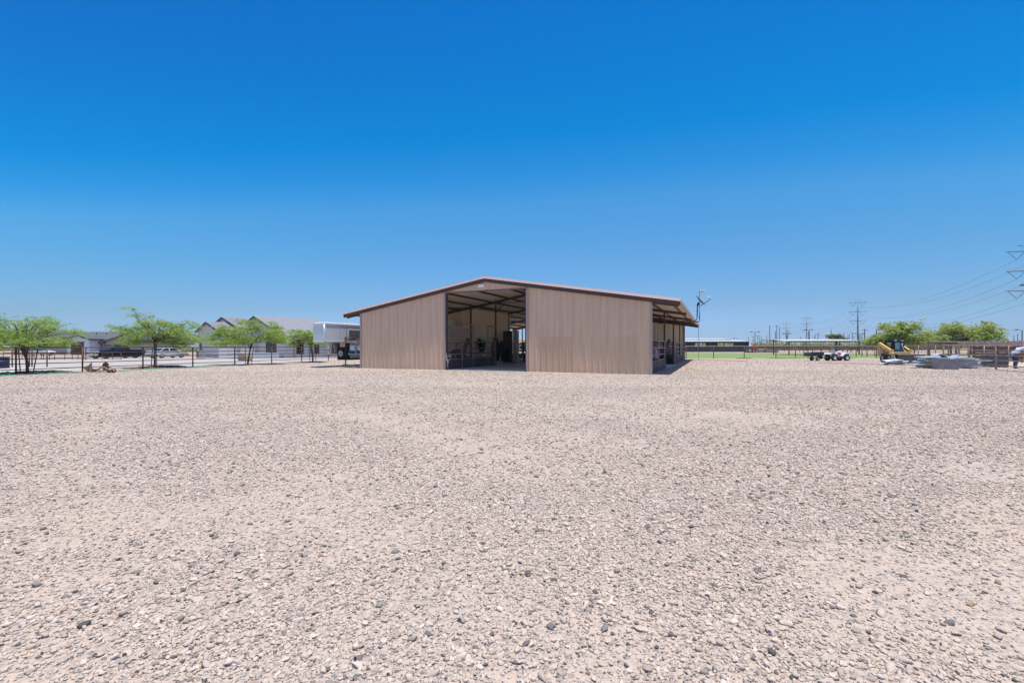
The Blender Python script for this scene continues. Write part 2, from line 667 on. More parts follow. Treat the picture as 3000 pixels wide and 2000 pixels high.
U0, U1 = -0.06, BL + 0.3
mb = MB()
roof_sheet(mb, U0, U1, 0.0, 0.03)
roof = mb.build('roof', M_roof, barn, recalc=False)
mb = MB()
roof_sheet(mb, U0 + .02, U1 - .02, -0.035, 0.022, pitch=0.2, sgn=-1)
mb.build('ceiling_sheet', M_cream, roof, recalc=False)
mb = MB()
mb.prism([(RIDGE - .22, rz(RIDGE - .22) + .035), (RIDGE, RZ + .06), (RIDGE + .22, rz(RIDGE + .22) + .035), (RIDGE, RZ + .04)], 'y', U0 - .03, U1)
mb.build('ridge_cap', M_trim, roof)


def rake(mb, y0, y1, t0, t1):
    for (sa, sb) in ((-OH, RIDGE), (RIDGE, BW + OH)):
        mb.hexa([(sa, y0, rz(sa) + t0), (sb, y0, rz(sb) + t0), (sb, y1, rz(sb) + t0), (sa, y1, rz(sa) + t0),
                 (sa, y0, rz(sa) + t1), (sb, y0, rz(sb) + t1), (sb, y1, rz(sb) + t1), (sa, y1, rz(sa) + t1)])


for a_ in ((-0.14, -0.05, -0.31, -0.10), (BL + .3, BL + .36, -0.31, 0.04)):
    mb = MB()
    rake(mb, *a_)
    mb.build('rake_board', M_brown, roof)
mb = MB()
for (sa, sb) in ((-OH - .02, RIDGE), (RIDGE, BW + OH + .02)):
    # folded flashing, its face leaning back so that the high sun catches it
    mb.hexa([(sa, -0.20, rz(sa) - .10), (sb, -0.20, rz(sb) - .10), (sb, 0.02, rz(sb) - .10), (sa, 0.02, rz(sa) - .10),
             (sa, -0.13, rz(sa) + .045), (sb, -0.13, rz(sb) + .045), (sb, 0.02, rz(sb) + .045), (sa, 0.02, rz(sa) + .045)])
mb.build('rake_flashing', mat('sunlit_brown_flashing', (0.46, 0.32, 0.30), .38, var=.06), roof)  # pale tone is sunlight put into the colour of brown trim
for (s0, s1) in ((-OH - .04, -OH + .03), (BW + OH - .03, BW + OH + .04)):
    mb = MB()
    mb.box(s0, s1, -0.15, BL + .3, rz(-OH) - .15, rz(-OH) + .02)
    mb.build('eave_trim', mat('pale_eave_trim', (0.42, 0.38, 0.34), .4, var=.1), roof)

# frame: posts and rafters on every bay line, purlins lengthwise
BAYS = [0.12, 7.4, 14.8, 22.2, 29.45]
for u in BAYS:
    mb = MB()
    for (sa, sb) in ((-OH + .1, RIDGE), (RIDGE, BW + OH - .1)):
        mb.hexa([(sa, u - .05, rz(sa) - .38), (sb, u - .05, rz(sb) - .38), (sb, u + .05, rz(sb) - .38), (sa, u + .05, rz(sa) - .38),
                 (sa, u - .05, rz(sa) - .20), (sb, u - .05, rz(sb) - .20), (sb, u + .05, rz(sb) - .20), (sa, u + .05, rz(sa) - .20)])
    mb.build('rafter', M_brown, barn)
    for s in (0.06, 4.76, D0, D1, 15.9, BW - .06):
        if u < 1 and s in (D0, D1, 4.76, 15.9):
            continue
        mb = MB()
        mb.box(s - .055, s + .055, u - .055, u + .055, 0, rz(s) - .3)
        mb.build('post', M_brown, barn)
for s in (-.9, 0.4, 1.9, 3.4, 4.9, 6.4, 7.9, 9.5, 10.3, 11.9, 13.4, 14.9, 16.4, 17.9, 19.4, 20.7):
    mb = MB()
    z = rz(s)
    mb.box(s - .03, s + .03, 0.05, BL + .2, z - .20, z - .065)
    mb.build('purlin', M_brown, barn)
# sway braces seen overhead in the aisle
for (u, s, k) in ((7.4, D0, 1), (14.8, D0, 1), (14.8, D1, -1), (7.4, D1, -1)):
    MB().bar((s, u, 4.2), (s + k * .8, u, 4.85), .05, .05).build('brace', M_brown, barn)
MB().bar((D0, 7.4, 4.95), (D1, 7.4, 4.95), .06, .06).build('tie_beam', M_brown, barn)

# rear wall of the right-hand stalls, pale inside
mb = MB()
ribbed_wall(mb, D1, BW, lambda s: 0, lambda s: rz(s) - .25, BL + .05)
mb.build('rear_wall_liner', M_cream, barn, recalc=False)
mb = MB()
ribbed_wall(mb, D1, BW, lambda s: 0, lambda s: rz(s) - .24, BL + .12, out=1)
mb.build('rear_wall', M_wall, barn, recalc=False)
mb = MB()
ribbed_wall(mb, 0, 3.2, lambda s: 0, lambda s: rz(s) - .25, BL + .05)
# left outer wall, front bay
mb2 = MB()
ribbed_wall(mb2, 7.4, 15.2, lambda s: 0, lambda s: rz(0) - .3, 0.0, out=-1, horiz_axis='y')
mb2.build('side_wall', M_wall, barn, recalc=False)
mb2 = MB()
ribbed_wall(mb2, 7.4, 15.2, lambda s: 0, lambda s: rz(0) - .3, 0.05, out=1, horiz_axis='y')
mb2.build('side_wall_liner', M_cream, barn, recalc=False)

# tack room: a box of cream-tan sheets in the middle of the left side
TS, TU0, TU1 = 4.76, 7.5, 15.2
M_tack = mat('tan_cream_liner', (0.80, 0.62, 0.46), 0.5, var=0.06)
mb = MB()
ribbed_wall(mb, 0.1, TS, lambda s: 0, lambda s: rz(s) - .3, TU0, out=-1, pitch=.3, h=.03)
tr = mb.build('tack_room_wall', M_tack, barn, recalc=False)
mb = MB()
ribbed_wall(mb, TU0, TU1, lambda s: 0, lambda s: rz(TS) - .3, TS, out=1, pitch=.3, h=.012, horiz_axis='y')
mb.build('tack_room_wall', M_tack, barn, recalc=False)
mb = MB()
ribbed_wall(mb, 0.1, TS, lambda s: 0, lambda s: rz(s) - .3, TU1, out=1, pitch=.3, h=.03)
mb.build('tack_room_wall', M_tack, barn, recalc=False)
dr = MB()
dr.box(TS + .02, TS + .09, 9.1, 10.1, 0.05, 2.25)
door = dr.build('door', M_offwhite, barn, label='white tack room door with a dark window')
mb = MB()
for (a, b_, z0, z1) in ((9.0, 9.1, 0, 2.38), (10.1, 10.2, 0, 2.38), (9.1, 10.1, 2.25, 2.38)):
    mb.box(TS + .02, TS + .12, a, b_, z0, z1)
mb.build('door_frame', M_offwhite, door)
mb = MB()
mb.box(TS + .09, TS + .10, 9.35, 9.85, 1.2, 1.95)
mb.build('window', M_glass, door)
mb = MB()
mb.tube([(TS + .09, 9.98, 1.0), (TS + .16, 9.98, 1.0)], .03)
mb.build('handle', M_chrome, door)
mb = MB()
for k in range(6):
    mb.rbox((TS + .035, 13.1, 3.55 + k * .09), (.03, .5, .05), ry=R(25))
mb.box(TS + .015, TS + .05, 12.82, 12.86, 3.5, 4.1)
mb.box(TS + .015, TS + .05, 13.34, 13.38, 3.5, 4.1)
mb.build('vent', M_tack, barn)

structure(sheet('barn_floor', [tuple(B(s, u).xy) for s, u in ((D0 - .05, -.02), (9.8, -.15), (D1 + .05, -.02), (D1 + .05, BL), (D0 - .05, BL), (D0 - .05, 15.2), (TS, 15.2), (TS, 7.4), (D0 - .05, 7.4))], 0.03, M_conc))
structure(sheet('side_pad', [tuple(B(s, u).xy) for s, u in ((D1 + .1, 7.6), (BW + .25, 7.5), (BW + .25, 14.7), (D1 + .1, 14.7))], 0.016, M_conc))
structure(sheet('stall_bedding', [tuple(B(s, u).xy) for s, u in ((D1 + .1, .1), (BW - .1, .1), (BW - .1, 7.4), (D1 + .1, 7.4))], 0.012, mat('dark_bedding', (.36, .28, .21), .9, var=.3, scale=12)))
structure(sheet('stall_bedding', [tuple(B(s, u).xy) for s, u in ((D1 + .1, 14.8), (BW - .1, 14.8), (BW - .1, 29.5), (D1 + .1, 29.5))], 0.012, mat('dark_bedding', (0, 0, 0))))
structure(sheet('stall_bedding', [tuple(B(s, u).xy) for s, u in ((.1, .1), (D0 - .1, .1), (D0 - .1, 7.3), (.1, 7.3))], 0.012, mat('dark_bedding', (0, 0, 0))))
structure(sheet('stall_bedding', [tuple(B(s, u).xy) for s, u in ((.1, 15.4), (D0 - .1, 15.4), (D0 - .1, 29.5), (.1, 29.5))], 0.012, mat('dark_bedding', (0, 0, 0))))
# pale sand worked along the foot of the front wall and the concrete lip
for (nm, pl) in (('sand_apron', [(4.5, -.35), (6.3, -.75), (7.6, -.55), (9.5, -.5), (11.8, -.62), (13.4, -.7), (15.5, -.9), (17.2, -.45), (17.2, 0.0), (D1, -.01), (9.8, -.13), (D0, -.01), (4.2, -0.0)]),):
    structure(sheet(nm, [tuple(B(s, u).xy) for s, u in pl], 0.010, M_sand))

# flood light under the ridge
fl = thing('floodlight', 'small white twin floodlight fixed under the barn ridge', 'light', B(9.72, -.12, 5.2), BR)
mb = MB()
mb.box(-.16, .16, -.02, .10, -.02, .12)
mb.build('housing', M_white, fl, bevel=.01)
for s in (-.09, .09):
    mb = MB()
    mb.lathe([(.03, 0), (.045, -.05), (.075, -.13), (.075, -.15), (.0, -.14)], (s, -.02, .02), 'y', 14)
    mb.build('lamp_head', M_white, fl, smooth=False)


# ------------------------------------------------------------------ steel stall fronts
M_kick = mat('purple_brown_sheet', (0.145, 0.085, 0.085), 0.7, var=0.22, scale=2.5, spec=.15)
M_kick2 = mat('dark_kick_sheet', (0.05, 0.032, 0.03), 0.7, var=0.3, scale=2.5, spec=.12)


def stall_run(name, label, o, d, L, posts, grp, top=1.83, bars=None, kick=True, tall=None, mk=None, pm=None, kickz=(0.0, .63), rails=(1.4, 1.0, .66)):
    """pipe stall front along local x; posts at xs; bars=(x0,x1,ztop) for vertical mesh"""
    o = Vector(o)
    ang = math.atan2(d[1], d[0])
    t = thing(name, label, 'stall panel', o, ang, grp)
    pm = pm or M_pipe2
    for i, x in enumerate(posts):
        h = (tall or {}).get(i, top)
        mb = MB()
        mb.box(x - .045, x + .045, -.045, .045, 0, h)
        mb.build('post', pm, t, bevel=.005)
    for z in (top,) + tuple(rails):
        mb = MB()
        mb.tube([(posts[0], 0, z), (posts[-1], 0, z)], .032, 8)
        mb.build('rail', pm, t, smooth=True)
    if kick:
        for i in range(len(posts) - 1):
            mb = MB()
            x0, x1 = posts[i] + .05, posts[i + 1] - .05
            n = max(2, int((x1 - x0) / .4))
            vs, fs = [], []
            for k in range(n + 1):
                x = x0 + (x1 - x0) * k / n
                y = .004 * math.sin(k * 2.1)
                vs += [(x, y - .008, kickz[0] + .02), (x, y - .008, kickz[1] - .03), (x, y + .008, kickz[0] + .02), (x, y + .008, kickz[1] - .03)]
            for k in range(n):
                q = 4 * k
                fs += [(q, q + 4, q + 5, q + 1), (q + 2, q + 3, q + 7, q + 6), (q + 1, q + 5, q + 7, q + 3)]
            mb.add(vs, fs)
            mb.build('kick_panel', mk or M_kick, t)
    if bars:
        for (x0, x1, z1) in bars:
            mb = MB()
            x = x0 + .1
            while x < x1 - .02:
                mb.tube([(x, 0, kickz[1]), (x, 0, z1)], .007, 4, cap=False)
                x += .11
            mb.tube([(x0, 0, z1), (x1, 0, z1)], .028, 6)
            mb.build('grille', pm, t)
    return t


UD = (math.sin(-BR), math.cos(BR))          # barn depth direction in world
SD = (math.cos(BR), math.sin(BR))
gA = 'pipe stall fronts along the barn aisle'
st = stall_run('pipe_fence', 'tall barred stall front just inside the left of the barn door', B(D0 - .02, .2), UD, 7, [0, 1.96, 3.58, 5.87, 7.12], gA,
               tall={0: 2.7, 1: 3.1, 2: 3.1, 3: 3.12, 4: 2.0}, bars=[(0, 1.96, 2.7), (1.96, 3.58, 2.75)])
MB().box(1.9, 3.64, -.05, .05, 3.02, 3.1).build('header', M_pipe2, st)
MB().box(5.83, 7.15, -.05, .05, 3.04, 3.12).build('header', M_pipe2, st)
mb = MB()
mb.tube([(2.4, -.05, 1.15), (2.65, -.06, 1.35), (2.62, -.06, 1.1), (2.3, -.05, .95)], .012, 5)
mb.build('latch_chain', M_galv, st)
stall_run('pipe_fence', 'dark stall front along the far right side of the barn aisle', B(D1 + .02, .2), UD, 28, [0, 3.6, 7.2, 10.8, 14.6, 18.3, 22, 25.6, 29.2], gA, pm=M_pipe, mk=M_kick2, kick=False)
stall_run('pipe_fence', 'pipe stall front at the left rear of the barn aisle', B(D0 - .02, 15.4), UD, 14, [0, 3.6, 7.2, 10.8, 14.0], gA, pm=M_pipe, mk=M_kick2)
gS = 'pipe stall fronts along the open right side of the barn'
stall_run('pipe_fence', 'purple brown kick panel and rails of the open side bay nearest the barn corner', B(BW - .03, .15), UD, 7.2, [0, 3.55, 7.2], gS)
stall_run('pipe_fence', 'purple brown kick panels and rails of the farther open side bays', B(BW - .03, 14.8), UD, 14.6, [0, 3.65, 7.4, 11, 14.6], gS)
stall_run('pipe_fence', 'pipe fence of the open left side bay behind the trailer', B(.03, .15), UD, 7.2, [0, 3.55, 7.2], gS)
# passage set back into the second bay
stall_run('pipe_fence', 'dark low panel set back in the side passage behind the horse', B(16.9, 7.5), UD, 7.2, [0, 3.6, 7.2], gS, mk=M_kick2, pm=M_pipe)
gD = 'pipe dividers between the stalls'
for (u, lab) in ((7.4, 'pipe divider at the front end of the side passage'), (14.8, 'pipe divider at the far end of the side passage'), (22.2, 'farthest pipe divider across the open right stalls')):
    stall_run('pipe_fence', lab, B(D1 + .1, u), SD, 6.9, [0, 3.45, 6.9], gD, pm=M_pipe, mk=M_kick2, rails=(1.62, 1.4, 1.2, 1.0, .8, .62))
stall_run('pipe_fence', 'dark pipe divider closing the first left stall', B(.15, 7.3), SD, 6.7, [0, 3.3, 6.6], gD, pm=M_pipe, mk=M_kick2)
stall_run('pipe_fence', 'black gate and rails in front of the bright rear opening of the barn', B(TS + 1.25, 15.5), SD, 6, [0, 1.2], gD, pm=M_black, mk=M_black, kickz=(0, .82), rails=(1.35, .86), top=1.85)
for (u, lab) in ((19, 'dark pipe divider behind the black gate'), (24, 'second dark pipe divider behind the black gate')):
    stall_run('pipe_fence', lab, B(.2, u), SD, 6.7, [0, 3.3, 6.6], gD, pm=M_pipe, mk=M_kick2, kick=False)
stall_run('pipe_fence', 'rails of the open left side at the rear of the barn', B(.03, 15.2), UD, 14, [0, 3.6, 7.2, 10.8, 14.2], gD, pm=M_pipe, mk=M_kick2)

# things in the aisle
mb = MB()
ribbed_wall(mb, TS + .03, TS + .98, lambda s: 0.05, lambda s: 2.95, 13.5, out=-1, pitch=.14, h=.05)
ribbed_wall(mb, TS + .03, TS + .98, lambda s: 0.05, lambda s: 2.95, 13.56, out=1, pitch=.14, h=.03)
o = mb.build('ribbed_panel', mat('dark_grey_brown_sheet', (.13, .10, .095), .5, var=.15), None, recalc=False)
o.location = BO
o.rotation_euler = (0, 0, BR)
tag(o, 'dark ribbed steel panel standing at the end of the tack room', 'panel')
cd = thing('cabinet', 'tall narrow cream cabinet beside the dark ribbed panel', 'cabinet', B(TS + .98, 13.6), BR)
mb = MB()
mb.box(0, .42, 0, .45, 0, 3.0)
mb.build('body', mat('cream_cabinet_paint', (.58, .53, .42), .5), cd, bevel=.01)
mb = MB()
mb.box(.03, .39, -.02, -.001, .06, 2.94)
dd = mb.build('door', mat('cream_cabinet_paint', (0, 0, 0)), cd)
mb = MB()
mb.tube([(.34, -.04, 1.5), (.34, -.04, 1.75)], .012)
mb.build('handle', M_chrome, dd)

sh = thing('wall_shelf', 'white box-topped shelf on the ribbed wall above the first stall', 'shelf', B(3.1, 7.2, 2.62), BR)
mb = MB()
mb.box(-.42, .42, -.4, 0, 0, .04)
mb.bar((-.35, -.35, 0), (-.35, -.02, -.3), .03, .03)
mb.bar((.35, -.35, 0), (.35, -.02, -.3), .03, .03)
mb.build('board', M_offwhite, sh)
mb = MB()
for x in (-.36, .36):
    for y in (-.36, -.05):
        mb.box(x - .02, x + .02, y - .02, y + .02, .04, .55)
mb.box(-.38, .38, -.38, -.03, .5, .55)
mb.build('rack', M_offwhite, sh)
fan = MB()
fan.rbox((0, -.2, .85), (.6, .3, .55), rx=R(-8))
o = fan.build('box_fan', M_offwhite, None, bevel=.03)
o.location = B(3.1, 7.2, 2.62)
o.rotation_euler = (0, 0, BR)
tag(o, 'white box fan sitting on the wall shelf', 'fan')

# tack and hay nets hung in the aisle
M_tackd = mat('black_leather', (.018, .015, .014), .6, var=.4, scale=10)
random.seed(11)
for i, (s, u, z0, z1, w, lab) in enumerate(((5.2, 8.3, .9, 2.3, .3, 'black halters hanging beside the tack room corner post'), (5.15, 11.2, .2, 2.4, .45, 'large bundle of black tack hanging at the tack room door'),
                                            (5.2, 12.4, .15, 2.1, .4, 'black tack bundle in the middle of the hanging row'), (5.25, 13.5, .1, 1.5, .35, 'low black tack bundle nearest the ribbed panel'))):
    t = thing('hanging_tack', lab, 'tack', B(s, u, 0), BR, 'black tack hung on the tack room wall')
    mb = MB()
    for k in range(16):
        x, y = random.uniform(-.15, .15), random.uniform(-w, w)
        za, zb = random.uniform(z0, z0 + .5), random.uniform(z1 - .5, z1)
        mb.tube([(x - .1, y, zb), (x, y + random.uniform(-.1, .1), (za + zb) / 2), (x, y + random.uniform(-.12, .12), za)], [.03, .05, .035], 6)
    mb.build('straps', M_tackd, t)
    mb = MB()
    for k in range(3):
        a = random.uniform(z0 + .3, z1 - .4)
        mb.rbox((0.05, random.uniform(-w, w) * .7, a), (.22, .3, .4), rz=random.random(), rx=random.random() * .4)
    mb.build('saddle_pad', M_tackd, t, bevel=.05)
    mb = MB()
    mb.tube([(-.3, -w, z1), (-.3, w, z1)], .015)
    mb.build('hook_bar', M_galv, t)

# coiled pale rope and bridle hung at the left door post
rp = MB()
pts = []
for k in range(40):
    a = 2 * PI * k / 39
    pts.append((.16 * math.sin(a) ** 3 * 1.3, -.02 + .01 * math.sin(3 * a), .17 * math.cos(a) - .06 * math.cos(2 * a) - .03 * math.cos(3 * a)))
rp.tube(pts, .011, 5, cap=False)
rp.tube([(-.14, 0, .2), (-.1, 0, .02), (.04, 0, -.2), (.06, 0, -.36)], .012, 5)
rp.tube([(-.1, 0, .35), (-.12, 0, .1), (-.04, 0, -.25), (-.02, 0, -.55)], .01, 5)
rp.tube([(.0, 0, -.1), (-.03, 0, -.4), (.02, 0, -.62)], .009, 5)
o = rp.build('rope_halter', mat('pale_rope', (.55, .52, .48), .8), None)
o.location = B(D0 + .22, -.03, .78)
o.rotation_euler = (0, 0, BR)
tag(o, 'pale heart shaped rope halter hanging at the left door post', 'halter')

# pink bucket at the side passage, pink feeders on the rails
def bucket(lab, loc, m, r=.17, h=.28, nm='bucket', cat='bucket', grp=None):
    t = thing(nm, lab, cat, loc, BR, grp)
    mb = MB()
    mb.lathe([(r * .78, 0), (r, h), (r * 1.06, h), (r * 1.06, h - .02), (r * .95, h - .01), (r * .74, .02)], (0, 0, 0), 'z', 20)
    mb.build('body', m, t, smooth=False)
    mb = MB()
    mb.tube([(-r, 0, h - .02), (-r * .8, 0, h + .12), (0, 0, h + .19), (r * .8, 0, h + .12), (r, 0, h - .02)], .006, 5)
    mb.build('handle', M_galv, t)
    return t


M_pink = mat('pink_plastic', (.72, .30, .52), .5)
M_lilac = mat('lilac_nylon', (.50, .36, .48), .7, var=.2, scale=8)
bucket('pink bucket standing at the foot of the side passage', B(BW - .25, 8.2, .02), M_pink, .2, .42)
def hay_bag(lab, loc):
    mb = MB()
    mb.M = Matrix.Translation((0, 0, -.7))
    n = 12
    prof = [(.05, .7), (.12, .66), (.2, .45), (.24, .2), (.2, .0), (.08, -.08)]
    mb.lathe(prof, (0, 0, 0), 'z', n)
    o = mb.build('hay_bag', M_lilac, None, smooth=True)
    o.location = loc
    o.rotation_euler = (0, 0, BR)
    tag(o, lab, 'hay bag', 'lilac hay bags hung on the stall rails')


hay_bag('lilac hay bag hung on the rails of the nearest side bay', B(BW - .35, 4.3, 1.42))
hay_bag('lilac hay bag hung below the grey horse in the farther side bay', B(BW - .35, 15.8, 1.45))

# satellite dish and antenna mast on pipe arms under the right eave
M_arm = mat('black_pipe_arm', (.025, .02, .02), .5)
ZE = rz(BW + OH)
dish = thing('satellite_dish', 'satellite dish on a black pipe arm at the right eave of the barn', 'satellite dish', B(BW + OH + .1, 7.4, ZE - .75), BR)
mb = MB()
mb.tube([(-2.6, 0, .0), (.32, 0, .02), (.42, 0, .08), (.45, 0, .22), (.47, 0, 1.05)], .035, 8)
mb.tube([(-1.2, 0, .0), (-1.2, 0, .38)], .035, 8)
mb.build('pipe_arm', M_arm, dish, smooth=True)
dm = MB()
dm.M = Matrix.Translation((.60, 0, 1.30)) @ Matrix.Rotation(R(50), 4, 'Y')
prof = [(.001, 0), (.12, .008), (.25, .03), (.36, .065), (.43, .095), (.43, .108), (.35, .08), (.2, .035), (.001, .016)]
dm.lathe(prof, (0, 0, 0), 'z', 28)
dm.build('reflector', mat('grey_dish', (.20, .22, .24), .5), dish, smooth=True)
mb = MB()
mb.rbox((.52, 0, 1.12), (.12, .1, .22), ry=R(30))
mb.build('mount', M_black, dish)
mb = MB()
mb.tube([(.60, 0, .98), (.85, -.02, 1.12), (1.28, -.04, 1.42)], .02, 6)
mb.build('feed_arm', M_arm, dish)
mb = MB()
mb.tube([(1.28, -.04, 1.42), (1.22, -.04, 1.56), (1.08, -.04, 1.53)], [.035, .05, .045], 8)
mb.build('receiver', M_offwhite, dish)
mast = thing('antenna_mast', 'thin antenna mast with a white panel beyond the satellite dish', 'antenna', B(BW + OH + .1, 12.2, ZE - .6), BR)
mb = MB()
mb.tube([(-2.6, 0, 0), (.36, 0, .03), (.44, 0, .08), (.46, 0, .2), (.46, 0, .75)], .036, 8)
mb.tube([(-1.3, 0, 0), (-1.3, 0, .35)], .035, 8)
mb.build('pipe_arm', M_arm, mast, smooth=True)
mb = MB()
mb.tube([(.46, 0, .6), (.46, 0, 2.32)], .022, 8)
mb.build('pole', mat('blue_grey_pole', (.10, .17, .28), .4, .3), mast)
mb = MB()
mb.rbox((.64, 0, 2.30), (.34, .1, .24))
mb.build('panel_antenna', M_offwhite, mast, bevel=.02)
mb = MB()
mb.tube([(.46, 0, .9), (.3, 0, .75), (.2, 0, .85), (.3, 0, 1.0)], .01, 5)
mb.build('cable', M_arm, mast)
x, y = wx(2046.5, 51.2), 51.2
o = MB().tube([(0, 0, 0), (0, 0, 3.7)], .022, 6).build('cable_pole', mat('blue_grey_pole', (0, 0, 0)), None)
o.location = (x, y, 0)
tag(o, 'thin upright cable pole under the rear eave tip of the barn', 'pole')

# ------------------------------------------------------------------ loose river stones on the yard
def stone_field():
    def pts(y0, y1, dens, smin, smax, mean, seed):
        r = np.random.default_rng(seed)
        area = 1.36 * (y1 * y1 - y0 * y0) + 3 * (y1 - y0)
        n = int(area * dens)
        y = np.sqrt(r.uniform(y0 * y0, y1 * y1, n))
        x = r.uniform(-1, 1, n) * (1.36 * y + 1.2)
        size = np.clip(r.lognormal(np.log(mean), 0.42, n), smin, smax)
        return np.stack([x, y, size], 1)
    P = np.concatenate([pts(1.0, 5.0, 4200, .0035, .010, .0056, 1),
                        pts(1.0, 9.5, 1500, .006, .022, .0086, 2),
                        pts(9.5, 17.0, 430, .009, .021, .0115, 3),
                        pts(17.0, 28.0, 120, .011, .023, .0145, 4),
                        pts(28.0, 50.0, 30, .015, .028, .019, 5)])
    # patchy cover: sums of waves make bare sandy areas
    x, y = P[:, 0], P[:, 1]
    f = np.sin(x * .9 + 1.3 * np.sin(y * .7)) + np.sin(y * 1.3 + 1.7 * np.sin(x * .55 + 1)) + .8 * np.sin(x * 2.3 + y * 1.9) + .6 * np.sin(x * 5.1 - y * 4.3)
    f -= 2.6 * np.exp(-((x - 2.2) / 3.2) ** 2 - ((y - 9.6) / 1.3) ** 2) + 1.6 * np.exp(-((x + 4) / 3) ** 2 - ((y - 4.2) / .8) ** 2) + 1.8 * np.exp(-((x - 3.2) / 1.6) ** 2 - ((y - 2.9) / .7) ** 2)
    r = np.random.default_rng(9)
    P = P[r.uniform(0, 1, len(P)) < np.clip(.68 + .22 * f * np.clip(1.3 - y / 22, .35, 1), .14, 1.0)]
    # keep off the barn
    c, s_ = math.cos(BR), math.sin(BR)
    dx, dy = P[:, 0] - BO.x, P[:, 1] - BO.y
    u = -dx * s_ + dy * c
    s = dx * c + dy * s_
    P = P[~((u > -.25) & (s > -.2) & (s < BW + .15) & (u < BL + .2))]
    P = P[(P[:, 1] < 50) & (P[:, 0] > (-28.4 + (P[:, 1] - 22) * .31)) & (P[:, 0] < np.where(P[:, 1] > 24, 31 + (P[:, 1] - 24.5) * .42, 60 - (P[:, 1] - 10) * 1.95))]
    n = len(P)
    me = bpy.data.meshes.new('river_stones')
    me.vertices.add(n)
    co = np.zeros((n, 3), np.float32)
    co[:, :2] = P[:, :2]
    sc = np.stack([P[:, 2] * r.uniform(.9, 1.5, n), P[:, 2] * r.uniform(.7, 1.05, n), P[:, 2] * r.uniform(.38, .75, n)], 1).astype(np.float32)
    co[:, 2] = .004 + sc[:, 2] * r.uniform(.30, .92, n)
    me.vertices.foreach_set('co', co.ravel())
    ro = np.stack([r.normal(0, .25, n), r.normal(0, .25, n), r.uniform(0, 6.283, n)], 1).astype(np.float32)
    a = me.attributes.new('scl', 'FLOAT_VECTOR', 'POINT')
    a.data.foreach_set('vector', sc.ravel())
    a = me.attributes.new('rot', 'FLOAT_VECTOR', 'POINT')
    a.data.foreach_set('vector', ro.ravel())
    a = me.attributes.new('kind_id', 'INT', 'POINT')
    a.data.foreach_set('value', r.integers(0, 6, n).astype(np.int32))
    o = bpy.data.objects.new('river_stones', me)
    COL.objects.link(o)
    m = bpy.data.materials.new('stone')
    m.use_nodes = True
    t = m.node_tree
    b = t.nodes['Principled BSDF']
    b.inputs['Roughness'].default_value = .85
    b.inputs['Specular IOR Level'].default_value = .2
    oi = t.nodes.new('ShaderNodeObjectInfo')
    rp_ = t.nodes.new('ShaderNodeValToRGB')
    e = rp_.color_ramp.elements
    stops = [(0, (.085, .08, .08)), (.035, (.17, .155, .15)), (.10, (.31, .27, .24)), (.20, (.41, .34, .295)), (.5, (.475, .39, .335)), (.78, (.505, .42, .36)),  # darkest stops: dark stones, also standing in for shadow specks between them
             (.91, (.56, .48, .42)), (.955, (.34, .265, .24)), (.985, (.37, .25, .18)), (1, (.15, .135, .14))]
    for i, (p, c_) in enumerate(stops):
        x_ = e[0] if i == 0 else (e[len(e) - 1] if i == len(stops) - 1 else e.new(p))
        x_.position = p
        x_.color = (*c_, 1)
    t.links.new(oi.outputs['Random'], rp_.inputs[0])
    tcn = t.nodes.new('ShaderNodeTexCoord')
    nn = t.nodes.new('ShaderNodeTexNoise')
    nn.inputs['Scale'].default_value = 3.0
    nn.inputs['Detail'].default_value = 5
    t.links.new(tcn.outputs['Object'], nn.inputs[0])
    mr = t.nodes.new('ShaderNodeMapRange')
    mr.inputs[3].default_value = .72
    mr.inputs[4].default_value = 1.25
    t.links.new(nn.outputs[0], mr.inputs[0])
    vm = t.nodes.new('ShaderNodeVectorMath')
    vm.operation = 'SCALE'
    t.links.new(rp_.outputs[0], vm.inputs[0])
    t.links.new(mr.outputs[0], vm.inputs['Scale'])
    t.links.new(vm.outputs[0], b.inputs['Base Color'])
    ng = bpy.data.node_groups.new('stone_scatter', 'GeometryNodeTree')
    ng.interface.new_socket('Geometry', in_out='INPUT', socket_type='NodeSocketGeometry')
    ng.interface.new_socket('Geometry', in_out='OUTPUT', socket_type='NodeSocketGeometry')
    N, L = ng.nodes.new, ng.links.new
    gi, go = N('NodeGroupInput'), N('NodeGroupOutput')
    join = N('GeometryNodeJoinGeometry')
    for k in range(6):
        ico = N('GeometryNodeMeshIcoSphere')
        ico.inputs['Radius'].default_value = 1.0
        ico.inputs['Subdivisions'].default_value = 2
        pos = N('GeometryNodeInputPosition')
        nz = N('ShaderNodeTexNoise')
        nz.noise_dimensions = '4D'
        nz.inputs['W'].default_value = 3.7 * k
        nz.inputs['Scale'].default_value = 1.25
        L(pos.outputs[0], nz.inputs['Vector'])
        sub = N('ShaderNodeVectorMath')
        sub.operation = 'SUBTRACT'
        sub.inputs[1].default_value = (.5, .5, .5)
        L(nz.outputs['Color'], sub.inputs[0])
        scn = N('ShaderNodeVectorMath')
        scn.operation = 'SCALE'
        scn.inputs['Scale'].default_value = 2.0
        L(sub.outputs[0], scn.inputs[0])
        sp_ = N('GeometryNodeSetPosition')
        L(ico.outputs['Mesh'], sp_.inputs['Geometry'])
        L(scn.outputs[0], sp_.inputs['Offset'])
        sm = N('GeometryNodeSetShadeSmooth')
        L(sp_.outputs[0], sm.inputs['Geometry'])
        g2 = N('GeometryNodeGeometryToInstance')
        L(sm.outputs[0], g2.inputs[0])
        L(g2.outputs[0], join.inputs[0])

    def attr(nm, ty):
        a_ = N('GeometryNodeInputNamedAttribute')
        a_.data_type = ty
        a_.inputs[0].default_value = nm
        return a_.outputs[0]
    iop = N('GeometryNodeInstanceOnPoints')
    m2p = N('GeometryNodeMeshToPoints')
    L(gi.outputs[0], m2p.inputs['Mesh'])
